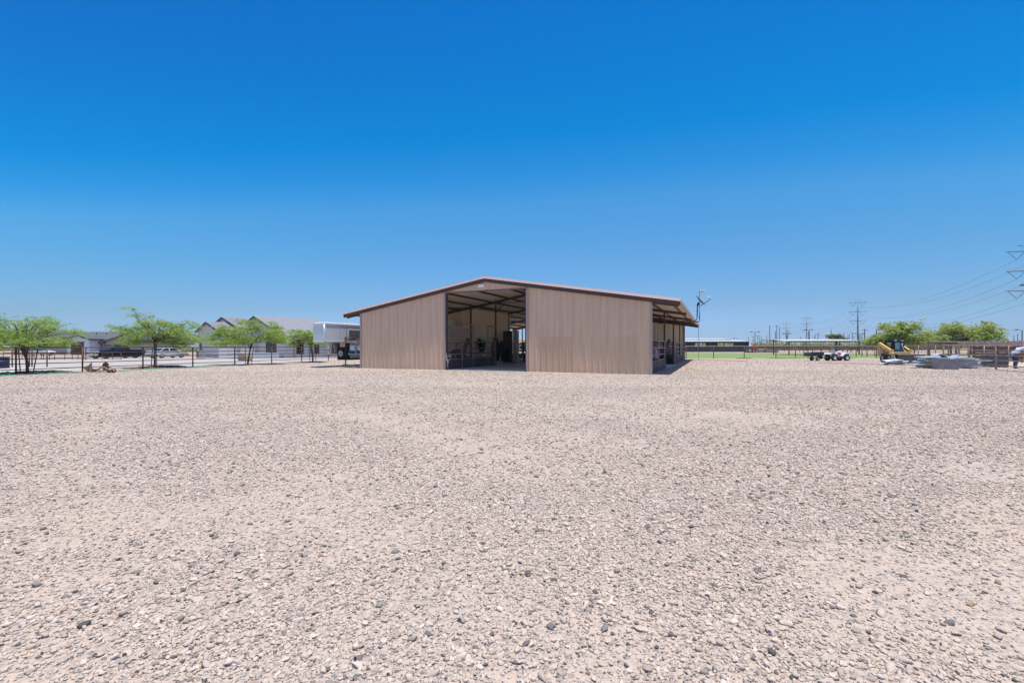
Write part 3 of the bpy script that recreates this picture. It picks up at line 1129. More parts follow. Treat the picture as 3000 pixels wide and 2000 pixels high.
    L(m2p.outputs[0], iop.inputs['Points'])
    L(join.outputs[0], iop.inputs['Instance'])
    iop.inputs['Pick Instance'].default_value = True
    L(attr('kind_id', 'INT'), iop.inputs['Instance Index'])
    L(attr('rot', 'FLOAT_VECTOR'), iop.inputs['Rotation'])
    L(attr('scl', 'FLOAT_VECTOR'), iop.inputs['Scale'])
    sm_ = N('GeometryNodeSetMaterial')
    sm_.inputs['Material'].default_value = m
    L(iop.outputs[0], sm_.inputs['Geometry'])
    L(sm_.outputs[0], go.inputs[0])
    me.materials.append(m)
    md = o.modifiers.new('scatter', 'NODES')
    md.node_group = ng
    tag(o, 'loose rounded grey and tan river stones strewn over the sandy yard', 'gravel', kind='stuff')


stone_field()


# ------------------------------------------------------------------ trees
M_bark = mat('mesquite_bark', (.10, .075, .055), .9, var=.35, scale=14)
M_leafA = mat('bright_leaves', (.29, .39, .115), .6, var=.38, scale=1.6, transl=.35)
M_leafB = mat('olive_leaves', (.41, .45, .165), .6, var=.35, scale=.9, transl=.3)
M_leafC = mat('dusty_scrub_leaves', (.23, .24, .12), .7, var=.3, scale=.25, transl=.2)
M_stake = mat('dark_stake', (.05, .03, .025), .8)
M_mulch = mat('dark_mulch', (.13, .085, .06), .95, var=.5, scale=9)


def leaf_mesh(name, pos, size, m, parent, r, el=2.6, up=.6):
    """one small diamond leaf-spray face per position"""
    n = len(pos)
    d = r.normal(0, 1, (n, 3))
    d[:, 2] *= .45
    d /= np.linalg.norm(d, axis=1)[:, None]
    q = r.normal(0, 1, (n, 3))
    q[:, 2] += up * 2
    w = np.cross(d, q)
    w /= np.linalg.norm(w, axis=1)[:, None] + 1e-9
    sz = size * r.uniform(.6, 1.4, n)[:, None]
    a = pos - d * sz * el / 2
    b = pos + w * sz * .5
    c = pos + d * sz * el / 2
    e = pos - w * sz * .5
    v = np.stack([a, b, c, e], 1).reshape(-1, 3).astype(np.float32)
    me = bpy.data.meshes.new(name)
    me.vertices.add(4 * n)
    me.vertices.foreach_set('co', v.ravel())
    me.loops.add(4 * n)
    me.loops.foreach_set('vertex_index', np.arange(4 * n, dtype=np.int32))
    me.polygons.add(n)
    me.polygons.foreach_set('loop_start', np.arange(0, 4 * n, 4, dtype=np.int32))
    me.update()
    me.materials.append(m)
    o = bpy.data.objects.new(name, me)
    COL.objects.link(o)
    if parent:
        o.parent = parent
    return o


def tree(label, x, y, fork, clumps, seed, leaves=14000, lsize=.045, m=M_leafA, lean=(0, 0), trunk_r=.09, frond=.55, droop=.25, group=None, sig=.32, gap=.0, name='tree'):
    """clumps: list of (dx, dy, z, radius) for the crown, relative to the foot"""
    r = np.random.default_rng(seed)
    t = thing(name, label, 'tree', (x, y, 0), 0, group)
    fx, fy = lean
    F0 = Vector((fx, fy, fork))
    mb = MB()
    mb.tube([(0, 0, -.1), (fx * .3 + .02, fy * .3, fork * .4), F0], [trunk_r * 1.25, trunk_r, trunk_r * .85], 9)
    # limbs
    limbs = []
    nl = 5
    ang0 = r.uniform(0, 6)
    for i in range(nl):
        sel = [c for k, c in enumerate(clumps) if k % nl == i]
        if not sel:
            continue
        cx = Vector((sum(c[0] for c in sel) / len(sel), sum(c[1] for c in sel) / len(sel), sum(c[2] for c in sel) / len(sel)))
        mid = F0.lerp(cx, .55) + Vector((r.normal(0, .08), r.normal(0, .08), r.normal(0, .05)))
        mb.tube([F0 - Vector((0, 0, .1)), F0.lerp(mid, .5) + Vector((0, 0, -.05)), mid], [trunk_r * .7, trunk_r * .5, trunk_r * .38], 7)
        for c in sel:
            e = Vector(c[:3])
            k1 = mid.lerp(e, .5) + Vector((r.normal(0, .06), r.normal(0, .06), r.normal(0, .06)))
            mb.tube([mid, k1, e], [trunk_r * .36, trunk_r * .2, trunk_r * .08], 5)
            for _ in range(3):
                q = e + Vector((r.normal(0, c[3] * .7), r.normal(0, c[3] * .7), r.normal(0, c[3] * .25)))
                mb.tube([k1, k1.lerp(q, .5) + Vector((0, 0, .04)), q], [trunk_r * .15, trunk_r * .1, trunk_r * .05], 4, cap=False)
    mb.build('trunk', M_bark, t, smooth=True)
    # fronds: drooping sprays of leaflets
    tot = sum(c[3] ** 2 for c in clumps)
    P = []
    for c in clumps:
        nf = int(leaves * c[3] ** 2 / tot / 16)
        o_ = np.array(c[:3])[None] + r.normal(0, 1, (nf, 3)) * np.array([c[3] * .55, c[3] * .55, c[3] * sig])[None]
        az = r.uniform(0, 2 * PI, nf)
        out_ = o_[:, :2] - np.array([fx, fy])[None]
        az = np.where(r.uniform(0, 1, nf) < .6, np.arctan2(out_[:, 1], out_[:, 0]) + r.normal(0, .5, nf), az)
        ln = frond * r.uniform(.4, 1.2, nf)
        k = np.linspace(0, 1, 16)
        px = o_[:, None, 0] + np.cos(az)[:, None] * ln[:, None] * k[None]
        py = o_[:, None, 1] + np.sin(az)[:, None] * ln[:, None] * k[None]
        pz = o_[:, None, 2] + ln[:, None] * (.18 * np.sin(k * 2.6)[None] - droop * (k ** 2)[None])
        p = np.stack([px, py, pz], -1).reshape(-1, 3) + r.normal(0, .022, (nf * 16, 3))
        P.append(p)
    leaf_mesh('crown', np.concatenate(P), lsize, m, t, r)
    return t


def clump_set(seed, n, hw, hd, z0, z1, rad, flat_top=True, skew=0.0):
    r = np.random.default_rng(seed)
    cl = []
    for i in range(n):
        a = r.uniform(0, 2 * PI)
        q = math.sqrt(r.uniform(.02, 1))
        xx, yy = q * hw * math.cos(a), q * hd * math.sin(a)
        top = z1 - (z1 - z0) * .75 * q ** 2
        bot = z0 + (z1 - z0) * .12 * (1 - q)
        zz_ = bot + (top - bot) * r.uniform(0.05, 1) ** .8
        cl.append((xx + skew * (zz_ - z0), yy, zz_, rad * r.uniform(.65, 1.25)))
    return cl


def px_tree(label, pxb, d, cl_px, seed, **kw):
    """crown clumps measured in the photo as (px, py, r_px) at the tree's own distance; depth is spread at random"""
    r = np.random.default_rng(seed)
    x = wx(pxb, d)
    cl = []
    hw = max(abs(c[0] - pxb) for c in cl_px) * d / F
    for (a, b_, rr) in cl_px:
        dx = (a - pxb) * d / F
        q = math.sqrt(max(.05, 1 - min(1, (dx / hw)) ** 2)) * hw * .75
        cl.append((dx, r.uniform(-q, q), wz(a, b_, d), rr * d / F))
        cl.append((dx * .8, r.uniform(-q, q), wz(a, b_, d) + r.uniform(-.12, .12), rr * d / F * .8))
    return tree(label, x, d, kw.pop('fork', 1.0), cl, seed, **kw)


gT = 'young mesquite trees along the left pipe fence'
px_tree('feathery mesquite at the far left with a forked trunk and two stakes', 80, 26.3,
        [(-55, 960, 30), (-25, 985, 32), (10, 925, 12), (0, 975, 28), (20, 945, 18), (45, 985, 32), (55, 942, 16), (85, 950, 22), (90, 985, 34), (100, 935, 14), (120, 1000, 30),
         (130, 965, 22), (140, 1005, 22), (148, 948, 9), (152, 972, 18), (164, 1000, 16), (172, 950, 6), (60, 1005, 26), (30, 1000, 26), (95, 1010, 24)], 21,
        fork=.95, leaves=30000, lean=(-.05, 0), group=gT, lsize=.036, trunk_r=.07)
px_tree('taller rounded mesquite beside the rusty plough', 453, 33.3,
        [(345, 960, 14), (365, 975, 22), (385, 945, 12), (375, 1000, 20), (400, 925, 8), (405, 960, 22), (425, 985, 24), (430, 910, 7), (425, 925, 9), (440, 950, 18), (455, 975, 24), (465, 1000, 22),
         (480, 945, 18), (495, 965, 24), (510, 990, 24), (525, 955, 16), (540, 975, 22), (555, 1000, 16), (500, 1008, 18), (545, 945, 9), (560, 985, 12), (400, 1005, 16)], 22,
        fork=1.25, leaves=28000, group=gT, lsize=.038, trunk_r=.065)
px_tree('wide flat topped mesquite in front of the white house', 725, 39.2,
        [(635, 1005, 14), (655, 995, 18), (670, 980, 16), (690, 990, 22), (705, 965, 16), (720, 945, 12), (735, 935, 7), (740, 960, 18), (760, 975, 22), (750, 995, 22), (780, 960, 16), (790, 985, 20),
         (810, 975, 16), (825, 990, 16), (838, 975, 8), (800, 1000, 14), (715, 1003, 16), (640, 1008, 8), (770, 945, 8)], 23,
        fork=1.35, leaves=28000, group=gT, lean=(.25, 0), lsize=.044, trunk_r=.065)
px_tree('small pale mesquite partly behind the nose of the trailer', 916, 44.4,
        [(860, 1005, 12), (872, 985, 12), (890, 975, 10), (895, 1000, 16), (910, 985, 14), (925, 975, 12), (930, 1000, 14), (945, 990, 12), (950, 1005, 10), (875, 970, 7)], 24,
        fork=1.0, leaves=16000, group=gT, lsize=.045, trunk_r=.07)
px_tree('leafy tree seen behind the hitch of the trailer', 974, 70, [(965, 1015, 9), (985, 1010, 9), (978, 1005, 8), (995, 1018, 8)], 25, fork=1.3, leaves=9000, lsize=.07, trunk_r=.2)

gR = 'large mesquites beyond the right paddock'
px_tree('large rounded mesquite behind the skid steer loader', 2632, 75,
        [(2560, 1000, 14), (2575, 990, 14), (2585, 970, 14), (2600, 985, 18), (2605, 958, 12), (2620, 970, 18), (2635, 955, 14), (2640, 985, 20), (2655, 965, 16), (2670, 985, 18), (2680, 970, 10), (2688, 990, 12),
         (2698, 1002, 10), (2620, 1000, 18), (2660, 1003, 18), (2590, 1003, 14), (2618, 949, 8), (2560, 1008, 10), (2700, 1008, 7)], 31,
        fork=1.4, leaves=40000, m=M_leafB, group=gR, lsize=.085, frond=.55, trunk_r=.25, sig=.5)
px_tree('large spreading mesquite behind the pipe corral', 2840, 75,
        [(2742, 1005, 10), (2755, 993, 13), (2760, 975, 12), (2778, 962, 12), (2785, 985, 20), (2800, 968, 14), (2815, 985, 20), (2825, 960, 14), (2845, 955, 14), (2850, 980, 20), (2865, 960, 14), (2875, 985, 18),
         (2885, 965, 12), (2895, 985, 12), (2905, 1000, 12), (2915, 1005, 10), (2770, 1003, 16), (2810, 1003, 16), (2860, 1003, 16), (2852, 947, 7), (2832, 972, 17), (2836, 960, 12), (2828, 992, 16),  (2745, 1009, 8)], 32,
        fork=1.4, leaves=46000, m=M_leafB, group=gR, lsize=.085, frond=.55, trunk_r=.25, sig=.5)
px_tree('dead looking spreading tree over the white shade roof', 2450, 130, [(2432, 985, 7), (2445, 984, 8), (2458, 985, 8), (2440, 990, 9), (2460, 992, 8)], 33, fork=2.0, leaves=7000,
        m=M_leafC, lsize=.13, frond=.8, trunk_r=.35)
px_tree('round green tree far behind the rear opening of the barn', 1537, 150, [(1533, 1004, 5), (1541, 1003, 6), (1550, 1006, 6), (1537, 1009, 6)], 34, fork=1.5, leaves=8000, lsize=.13, frond=.8, trunk_r=.25)

# low scrub along the horizon
r = np.random.default_rng(55)
P = []
for k in range(760):
    px = r.uniform(1960, 3150) if k < 520 else r.uniform(-300, 2150)
    Y = r.uniform(150, 320)
    h = r.uniform(2.0, 4.6) if k < 520 else r.uniform(.8, 1.8)
    w = r.uniform(2, 5.5)
    n = 130
    p = r.normal(0, 1, (n, 3)) * np.array([w * .35, w * .35, h * .25])
    p[:, 2] = np.abs(p[:, 2]) + h * .25
    P.append(p + np.array([wx(px, Y), Y, 0]))
o = leaf_mesh('desert_scrub', np.concatenate(P), .42, M_leafC, None, r, el=1.5)
tag(o, 'low dusty green desert scrub in a band along the horizon', 'scrub', kind='stuff')

# stakes tied to the young trees, mulch rings and mounded soil
gK = 'dark stakes beside the young trees'
for (pxs, d, dx, lean, lab) in ((60, 26.1, 0, -.07, 'dark stake leaning on the left of the far left tree'), (97, 26.3, 0, .18, 'dark stake leaning on the right of the far left tree'),
                                (443, 33.0, 0, .06, 'left stake of the taller tree beside the plough'), (460, 33.2, 0, -.04, 'right stake of the taller tree beside the plough'),
                                (719, 39.0, 0, 0.0, 'upright stake left of the flat topped tree'), (737, 39.0, 0, .1, 'leaning stake right of the flat topped tree'),
                                (908, 44, 0, -.06, 'left stake of the small tree by the trailer'), (925, 44, 0, .03, 'right stake of the small tree by the trailer')):
    o = MB().tube([(0, 0, 0), (lean * 1.6, 0, 1.45)], .028, 6).build('tree_stake', M_stake, None)
    o.location = (wx(pxs, d), d, 0)
    tag(o, lab, 'stake', gK)
for i, (pxm, d, w, h) in enumerate(((70, 26.6, 2.3, .13), (460, 33.6, 2.2, .16), (735, 39.3, 1.5, .08), (915, 44.3, 1.6, .09), (2180, 54.6, 1.0, .1), (2300, 54.9, 2.4, .08), (2440, 55, 3, .09))):
    mb = MB()
    rr_ = np.random.default_rng(80 + i)
    NX, NY = 34, 10
    vs, fs = [], []
    for a in range(NX):
        for b_ in range(NY):
            u, v = a / (NX - 1) * 2 - 1, b_ / (NY - 1) * 2 - 1
            q = max(0, 1 - u * u) * max(0, 1 - v * v)
            vs.append((u * w, v * .55, h * (q ** .6) * (.6 + .8 * rr_.random()) - .01))
    for a in range(NX - 1):
        for b_ in range(NY - 1):
            q = a * NY + b_
            fs.append((q, q + NY, q + NY + 1, q + 1))
    mb.add(vs, fs)
    o = mb.build('soil_mound', M_mulch, None)
    o.location = (wx(pxm, d), d, 0)
    o.rotation_euler = (0, 0, math.atan2(FD.y, FD.x) if i < 4 else 0)
    structure(o)


# ------------------------------------------------------------------ pipe fences
def pipe_fence(label, pts, H, rails, m, r_post=.045, r_rail=.026, cat='fence', group=None, top_m=None, name='pipe_fence', mesh=False):
    t = thing(name, label, cat, (pts[0][0], pts[0][1], 0), 0, group)
    o_ = Vector((pts[0][0], pts[0][1], 0))
    L = [Vector((p[0], p[1], 0)) - o_ for p in pts]
    for p in L:
        MB().tube([p + Vector((0, 0, -.05)), p + Vector((0, 0, H + .01))], r_post, 8).build('post', m, t, smooth=True)
    for z in rails:
        mb = MB()
        mb.tube([p + Vector((0, 0, z + (0 if z > H - .01 else random.uniform(-.008, .008)))) for p in L], r_rail if z < H - .01 else r_rail * 1.3, 7)
        mb.build('rail', (top_m if (top_m and z > H - .01) else m), t, smooth=True)
    if mesh:
        mb = MB()
        for a, b_ in zip(L[:-1], L[1:]):
            n = int((b_ - a).length / .3)
            for k in range(1, n):
                p = a.lerp(b_, k / n)
                mb.tube([p + Vector((0, 0, .05)), p + Vector((0, 0, H))], .0035, 3, cap=False)
            for z in (.1, .4, .7, 1.0, 1.25):
                mb.tube([a + Vector((0, 0, z)), b_ + Vector((0, 0, z))], .0035, 3, cap=False)
        mb.build('wire_mesh', M_galv2, t)
    return t


R5 = [1.5, 1.17, .865, .575, .26]


def fline(px):                         # point of the left fence line seen at px
    k = (px - 1500) / F
    # FA + t*FD : x = k*y
    t = (k * FA.y - FA.x) / (FD.x - k * FD.y)
    p = FA + FD * t
    return (p.x, p.y)


pts = [fline(p) for p in (-240, 47, 242, 419, 565, 688, 796, 884, 962, 1030)]
pipe_fence('long rusty five rail pipe fence along the left side of the yard', pts, 1.5, R5, M_pipe)
# fence across the right background
ys = 55.2
pts = [(wx(p, ys), ys) for p in (1900, 2010, 2090.5, 2180, 2273, 2367, 2460, 2568)]
pipe_fence('pipe and wire fence along the edge of the green pasture', pts, 1.5, [1.5], M_pipe, top_m=mat('sunlit_pinkish_rail', (.36, .27, .25), .4), mesh=True)  # sunlight on the top rail put into its pale colour
pts = [(wx(p, 62.0 + (p - 2380) * .004), 62.0 + (p - 2380) * .004) for p in (2330, 2355, 2380, 2405, 2432, 2468, 2508, 2525, 2540, 2563, 2578)]
pipe_fence('dark close posted fence behind the quad bike', pts, 1.46, [1.46], M_pipe, r_post=.05, mesh=True)
# corral fence, near right
def rline(Y):
    return (30.3 + (Y - 28.5) * .473, Y)


pts = [rline(y) for y in (22.2, 25.2, 28.5, 31.7, 35.4)]
pipe_fence('near pipe corral fence with pale sunlit rails at the right edge', pts, 1.52, [1.52, 1.2, .88, .58, .27], mat('sunlit_pipe', (.30, .20, .17), .4), top_m=M_pipe2, r_rail=.03)  # paler pipe colours hold the sunlight on these rails
pts = [(wx(p, 46), 46) for p in (2655, 2678, 2723, 2778, 2802, 2841, 2883, 2954, 3040)]
pipe_fence('pipe corral fence running behind the loader and metal stack', pts, 1.6, [1.6, 1.1, .55], M_pipe)
pts = [(wx(p, 38), 38) for p in (2883, 2954, 3030)]
pipe_fence('inner corral fence behind the bending person', pts, 1.5, [1.5, 1.1, .62, .3], M_pipe2)
pts = [(wx(p, 52), 52) for p in (2600, 2640, 2690, 2740, 2800)]
pipe_fence('faint fence of the farthest corral pen', pts, 1.5, [1.5, 1.05, .8, .3], M_pipe2)
# left second fences
pts = [(wx(p, 35.2), 35.2) for p in (-120, -40, 36, 86, 94, 138)]
pipe_fence('short dark fence on the drive behind the far left tree', pts, 1.3, [1.3], M_pipe)
pts = [(wx(p, 56), 56) for p in (10, 45, 65, 100, 121, 128, 145, 160, 190, 212, 229, 246, 275, 300, 330, 355)]
pipe_fence('low distant rail fence in front of the grey house', pts, .85, [.85, .1], M_pipe, r_post=.035)
MBx = MB().tube([(0, 0, 0), (0, 0, 1.55)], .05, 8).build('bollard_post', M_pipe, None)
MBx.location = (wx(252, 54), 54, 0)
tag(MBx, 'lone dark upright post left of the blue pickup', 'post')

# dark screened stock pen wall in the corral
def plank_wall(name, label, cat, p0, p1, z0, z1, m, th=.06, n=5, mp=None):
    a, b_ = Vector((*p0, 0)), Vector((*p1, 0))
    L = (b_ - a).length
    t = thing(name, label, cat, a, math.atan2((b_ - a).y, (b_ - a).x))
    h = (z1 - z0) / n
    for k in range(n):
        MB().box(0, L, -th / 2, th / 2, z0 + k * h + .015, z0 + (k + 1) * h - .015).build('board', m, t, bevel=.006)
    q = 0.0
    while q <= L + .01:
        MB().box(q - .05, q + .05, -th / 2 - .06, -th / 2 - .002, 0, z1 + .04).build('post', mp or m, t)
        q += L / max(1, round(L / 2.2))
    return t


plank_wall('corral_wall', 'dark red brown boarded wall inside the corral', 'wall', (wx(2852, 40), 40), (wx(3060, 40), 40), .1, 1.42, mat('dark_red_boards', (.07, .035, .03), .75, var=.3, scale=3))
plank_wall('paddock_wall', 'long brown screened wall along the far side of the pasture', 'wall', (wx(2185, 118), 118), (wx(2780, 126), 126), .35, 1.62, mat('brown_screen', (.12, .085, .075), .9, var=.2), n=3)


# ------------------------------------------------------------------ shade structures and sheds
def shade(name, label, x0, x1, y0, y1, h0, h1, m_roof, m_post, npx, cat='shelter', wall=None):
    t = thing(name, label, cat, (x0, y0, 0))
    w, l = x1 - x0, y1 - y0
    mb = MB()
    k = max(2, int(w / .6))
    vs, fs = [], []
    for i in range(k + 1):
        for j, (q, dz) in enumerate(((0, 0), (.45, 0), (.5, .05), (.95, .05))):
            xx = min(w, w * i / k + q * w / k)
            vs += [(xx, 0, h0 + dz), (xx, l, h1 + dz), (xx, 0, h0 + dz - .05), (xx, l, h1 + dz - .05)]
    n = len(vs) // 4
    for i in range(n - 1):
        a = 4 * i
        fs += [(a, a + 4, a + 5, a + 1), (a + 2, a + 3, a + 7, a + 6), (a, a + 2, a + 6, a + 4), (a + 1, a + 5, a + 7, a + 3)]
    fs += [(0, 1, 3, 2), (4 * n - 4, 4 * n - 2, 4 * n - 1, 4 * n - 3)]
    mb.add(vs, fs)
    mb.build('roof', m_roof, t)
    MB().box(0, w, -.06, 0.0, h0 - .22, h0 - .05).build('beam', m_post, t)
    MB().box(0, w, l, l + .06, h1 - .22, h1 - .05).build('beam', m_post, t)
    for i in range(npx):
        xx = .12 + (w - .24) * i / (npx - 1)
        for (yy, hh) in ((.0, h0), (l, h1)):
            MB().box(xx - .07, xx + .07, yy - .07, yy + .07, 0, hh - .1).build('post', m_post, t)
    if wall:
        for (a, b_, z0, z1, yy, mm) in wall:
            MB().box(a * w, b_ * w, yy * l - .03, yy * l + .03, z0, z1).build('wall', mm, t)
    return t


M_wroof = mat('white_shade_roof', (.62, .62, .60), .5, var=.05)
M_slate = mat('dark_grey_post', (.07, .08, .09), .6)
M_sc = mat('black_screen', (.035, .033, .042), .85, var=.3, scale=.8)
# far white roof of the stable shed
shade('stable_shed', 'long low open shed with a white roof and black walls beyond the pasture', wx(1960, 121), wx(2183, 121), 119, 126, 2.75, 3.15, M_wroof, M_slate, 7, 'shed',
      wall=[(0, 1, .05, 1.35, .0, M_sc), (0.0, .30, 1.35, 2.6, .02, M_sc), (.44, .6, 1.35, 2.6, .02, M_sc), (.80, 1, 1.35, 2.6, .02, M_sc), (0, 1, 2.35, 2.7, .9, M_sc)])
shade('stable_shed', 'second white shed roof standing behind the first one', wx(1960, 138), wx(2124, 138), 134, 141, 3.5, 3.85, M_wroof, M_brown, 5, 'shed')
shade('shade_shelter', 'white roofed shade shelter on grey posts in the pasture', wx(2309, 76), wx(2468, 80), 76, 80.5, 2.35, 2.62, M_wroof, M_slate, 2)
shade('shade_shelter', 'low galvanised pen roof above the right corral', wx(2792, 48), wx(3080, 48), 47.5, 51, 1.90, 1.94, M_galv2, M_pipe2, 5)
shade('shade_shelter', 'dark distant flat roof on the right skyline', wx(2885, 88), wx(3150, 88), 88, 94, 2.1, 2.3, mat('dusty_blue_roof', (.25, .27, .33), .6), M_slate, 4)


# ------------------------------------------------------------------ houses on the left
M_stucco = mat('pale_stucco', (.60, .57, .56), .85, var=.05, scale=.6)
M_taupe = mat('taupe_stucco', (.42, .37, .33), .85, var=.06, scale=.6)
M_wrap = mat('white_house_wrap', (.72, .73, .78), .6, var=.1, scale=1.4, stretch=(1, 1, 3))
M_tile = mat('grey_roof_tile', (.30, .295, .32), .8, var=.18, scale=2.2, stretch=(1, 1, 6))
M_shing = mat('dark_grey_shingle', (.12, .125, .14), .85, var=.3, scale=3)
M_fasc = mat('charcoal_fascia', (.05, .045, .05), .6)


def gable_block(t, x0, x1, y0, y1, ze, zr, ridge, wm, rm, over=.4, th=.14, apex=None, hip=0.0, rows=0):
    """walls and a two-slope roof; ridge 'x' or 'y'"""
    if ridge == 'y':
        ax = apex if apex is not None else (x0 + x1) / 2
        if hip:
            MB().box(x0, x1, y0 + .3, y1, 0, ze - .02).build('wall', wm, t)
        MB().prism([(x0 - .002, 0), (x1 + .002, 0), (x1 + .002, ze), (ax, zr - .05), (x0 - .002, ze)], 'y', y0, y1 if not hip else y0 + .29).build('wall', wm, t)
        sides = ((x0, -1), (x1, 1))
        c = ax
        a0, a1 = y0 - over, y1 + over
        P = lambda q, a, z: (q, a, z)
    else:
        ax = apex if apex is not None else (y0 + y1) / 2
        MB().prism([(y0, 0), (y1, 0), (y1, ze), (ax, zr - .05), (y0, ze)], 'x', x0, x1).build('wall', wm, t)
        sides = ((y0, -1), (y1, 1))
        c = ax
        a0, a1 = x0 - over, x1 + over
        P = lambda q, a, z: (a, q, z)
    mb = MB()
    fb = MB()
    for (e, sg) in sides:
        sl = (zr - ze) / abs(c - e)
        e2 = e + sg * over
        z2 = ze - sl * over
        h1 = a1 - hip
        n = max(1, int(abs(c - e2) / .33))
        for k in range(n):                       # stepped courses so that the tiles read
            f0, f1 = k / n, (k + 1) / n
            q0, q1 = e2 + (c - e2) * f0, e2 + (c - e2) * f1
            za, zb = z2 + (zr - z2) * f0, z2 + (zr - z2) * f1
            r0, r1 = a1 - hip * f0, a1 - hip * f1
            mb.hexa([P(q0, a0, za), P(q0, r0, za), P(q1, r1, zb - .03), P(q1, a0, zb - .03),
                     P(q0, a0, za + .04 + .1), P(q0, r0, za + .04 + .1), P(q1, r1, zb + .1), P(q1, a0, zb + .1)])
        q = [P(e2, a0 - .04, z2 - .16), P(c, a0 - .04, zr - .16), P(c, a0 - .005, zr - .16), P(e2, a0 - .005, z2 - .16),
             P(e2, a0 - .04, z2 + .08), P(c, a0 - .04, zr + .08), P(c, a0 - .005, zr + .08), P(e2, a0 - .005, z2 + .08)]
        fb.hexa(q)
        q = [P(e2, a0, z2 - .16), P(e2, a1, z2 - .16), P(e2 + sg * .04, a1, z2 - .16), P(e2 + sg * .04, a0, z2 - .16),
             P(e2, a0, z2 + .06), P(e2, a1, z2 + .06), P(e2 + sg * .04, a1, z2 + .06), P(e2 + sg * .04, a0, z2 + .06)]
        fb.hexa(q)
    r_ = mb.build('roof', rm, t)
    fb.build('fascia', M_fasc, r_)
    return r_


def window(t, c, w, h, axis='x', frame=M_fasc, pane=M_glass, nm='window', d=-1):
    """window proud of a wall lying in the axis-z plane; c = centre, d = outward sign"""
    x, y, z = c
    f = MB()
    if axis == 'x':
        for (a, b_, e, g) in ((-w / 2, w / 2, -h / 2 - .06, -h / 2), (-w / 2, w / 2, h / 2, h / 2 + .06), (-w / 2 - .06, -w / 2, -h / 2 - .06, h / 2 + .06), (w / 2, w / 2 + .06, -h / 2 - .06, h / 2 + .06), (-.02, .02, -h / 2, h / 2)):
            f.box(x + a, x + b_, min(y, y + d * .05), max(y, y + d * .05), z + e, z + g)
        g_ = MB().box(x - w / 2, x + w / 2, min(y + d * .01, y + d * .02), max(y + d * .01, y + d * .02), z - h / 2, z + h / 2)
    else:
        for (a, b_, e, g) in ((-w / 2, w / 2, -h / 2 - .06, -h / 2), (-w / 2, w / 2, h / 2, h / 2 + .06), (-w / 2 - .06, -w / 2, -h / 2 - .06, h / 2 + .06), (w / 2, w / 2 + .06, -h / 2 - .06, h / 2 + .06), (-.02, .02, -h / 2, h / 2)):
            f.box(min(x, x + d * .05), max(x, x + d * .05), y + a, y + b_, z + e, z + g)
        g_ = MB().box(min(x + d * .01, x + d * .02), max(x + d * .01, x + d * .02), y - w / 2, y + w / 2, z - h / 2, z + h / 2)
    o = f.build(nm, frame, t)
    g_.build('pane', pane, o)
    return o


hA = thing('house', 'single storey grey roofed house still partly in white house wrap', 'house', (wx(40, 95), 95, 0))
k = 95 / F
gable_block(hA, 0, 27, 0, 10, 2.75, 4.85, 'x', M_taupe, M_shing, .6)
x0 = wx(197, 92.4) - wx(40, 95)
gable_block(hA, x0, x0 + 4.5, -2.6, 2, 3.25, 4.0, 'y', M_wrap, M_shing, .35)
MB().box(x0 + .75, x0 + 3.4, -2.64, -2.6, 0, 2.5).build('doorway', mat('dark_doorway', (.10, .05, .035), .8), hA)
MB().box(x0 + .6, x0 + 3.55, -2.63, -2.605, 2.5, 2.66).build('lintel', M_fasc, hA)
xr = wx(312, 91) - wx(40, 95)
gable_block(hA, xr, xr + 8.4, -4, 3, 2.75, 4.1, 'y', M_taupe, M_shing, .5)
window(hA, ((285 - 40) * k, -.01, 1.45), 1.9, 1.5)
window(hA, (2.5, -.01, 1.5), 1.6, 1.3)
window(hA, (xr + 2.3, -4.01, 1.5), 1.6, 1.3)
window(hA, (8.5 - 3, -.01, 1.5), 1.2, 1.3)
for xx in (14.2, 16.4):
    MB().tube([(xx, 3.4, 4.0), (xx, 3.4, 4.75)], .07, 8).build('roof_vent', M_fasc, hA)

RB = R(-39.5)
hB = thing('house', 'large white stucco house with stepped gables and grey tiled roofs', 'house', (wx(608.8, 67), 67, 0), RB)


def hloc(px, d):                        # local coordinates in the house frame of a point seen at px, distance d
    v = Vector((wx(px, d) - wx(608.8, 67), d - 67, 0))
    v.rotate(Euler((0, 0, -RB)))
    return v


gable_block(hB, -4.1, 4.5, 0, 9, 3.95, 5.15, 'y', M_stucco, M_tile, .35)
gable_block(hB, -12, -1.5, 4.5, 12, 3.2, 5.0, 'x', M_stucco, M_tile, .4)
a = hloc(657, 70)
gable_block(hB, a.x - 6.4, a.x + 6.4, a.y, a.y + 10, 4.25, 6.05, 'y', M_stucco, M_tile, .4)
a3 = hloc(753, 68)
gable_block(hB, a3.x - 9.0, a3.x + 9.0, a3.y, a3.y + 11.5, 3.1, 6.05, 'y', M_stucco, M_tile, .5, hip=3.2)
window(hB, (-3.0, -.01, 1.75), .7, 1.2)
for px, d in ((775, 65.0), (793, 64.0)):
    v = hloc(px, d)
    window(hB, (v.x, a3.y - .01, 1.55), 1.5, 1.6)
for q in (2.0, 4.3, 7.2, 9.6):
    window(hB, (a3.x + 9.01, a3.y + q, 1.5), 1.2, 1.9, axis='y', d=1)
for q in (.8, 3.3, 5.9, 8.4, 11):
    MB().box(a3.x + 9.9, a3.x + 10.2, a3.y + q, a3.y + q + .3, 0, 3.0).build('porch_post', M_wood, hB)
MB().tube([(a3.x - 2, a3.y + 3, 4.9), (a3.x - 2, a3.y + 3, 5.9)], .08, 8).build('roof_vent', M_fasc, hB)

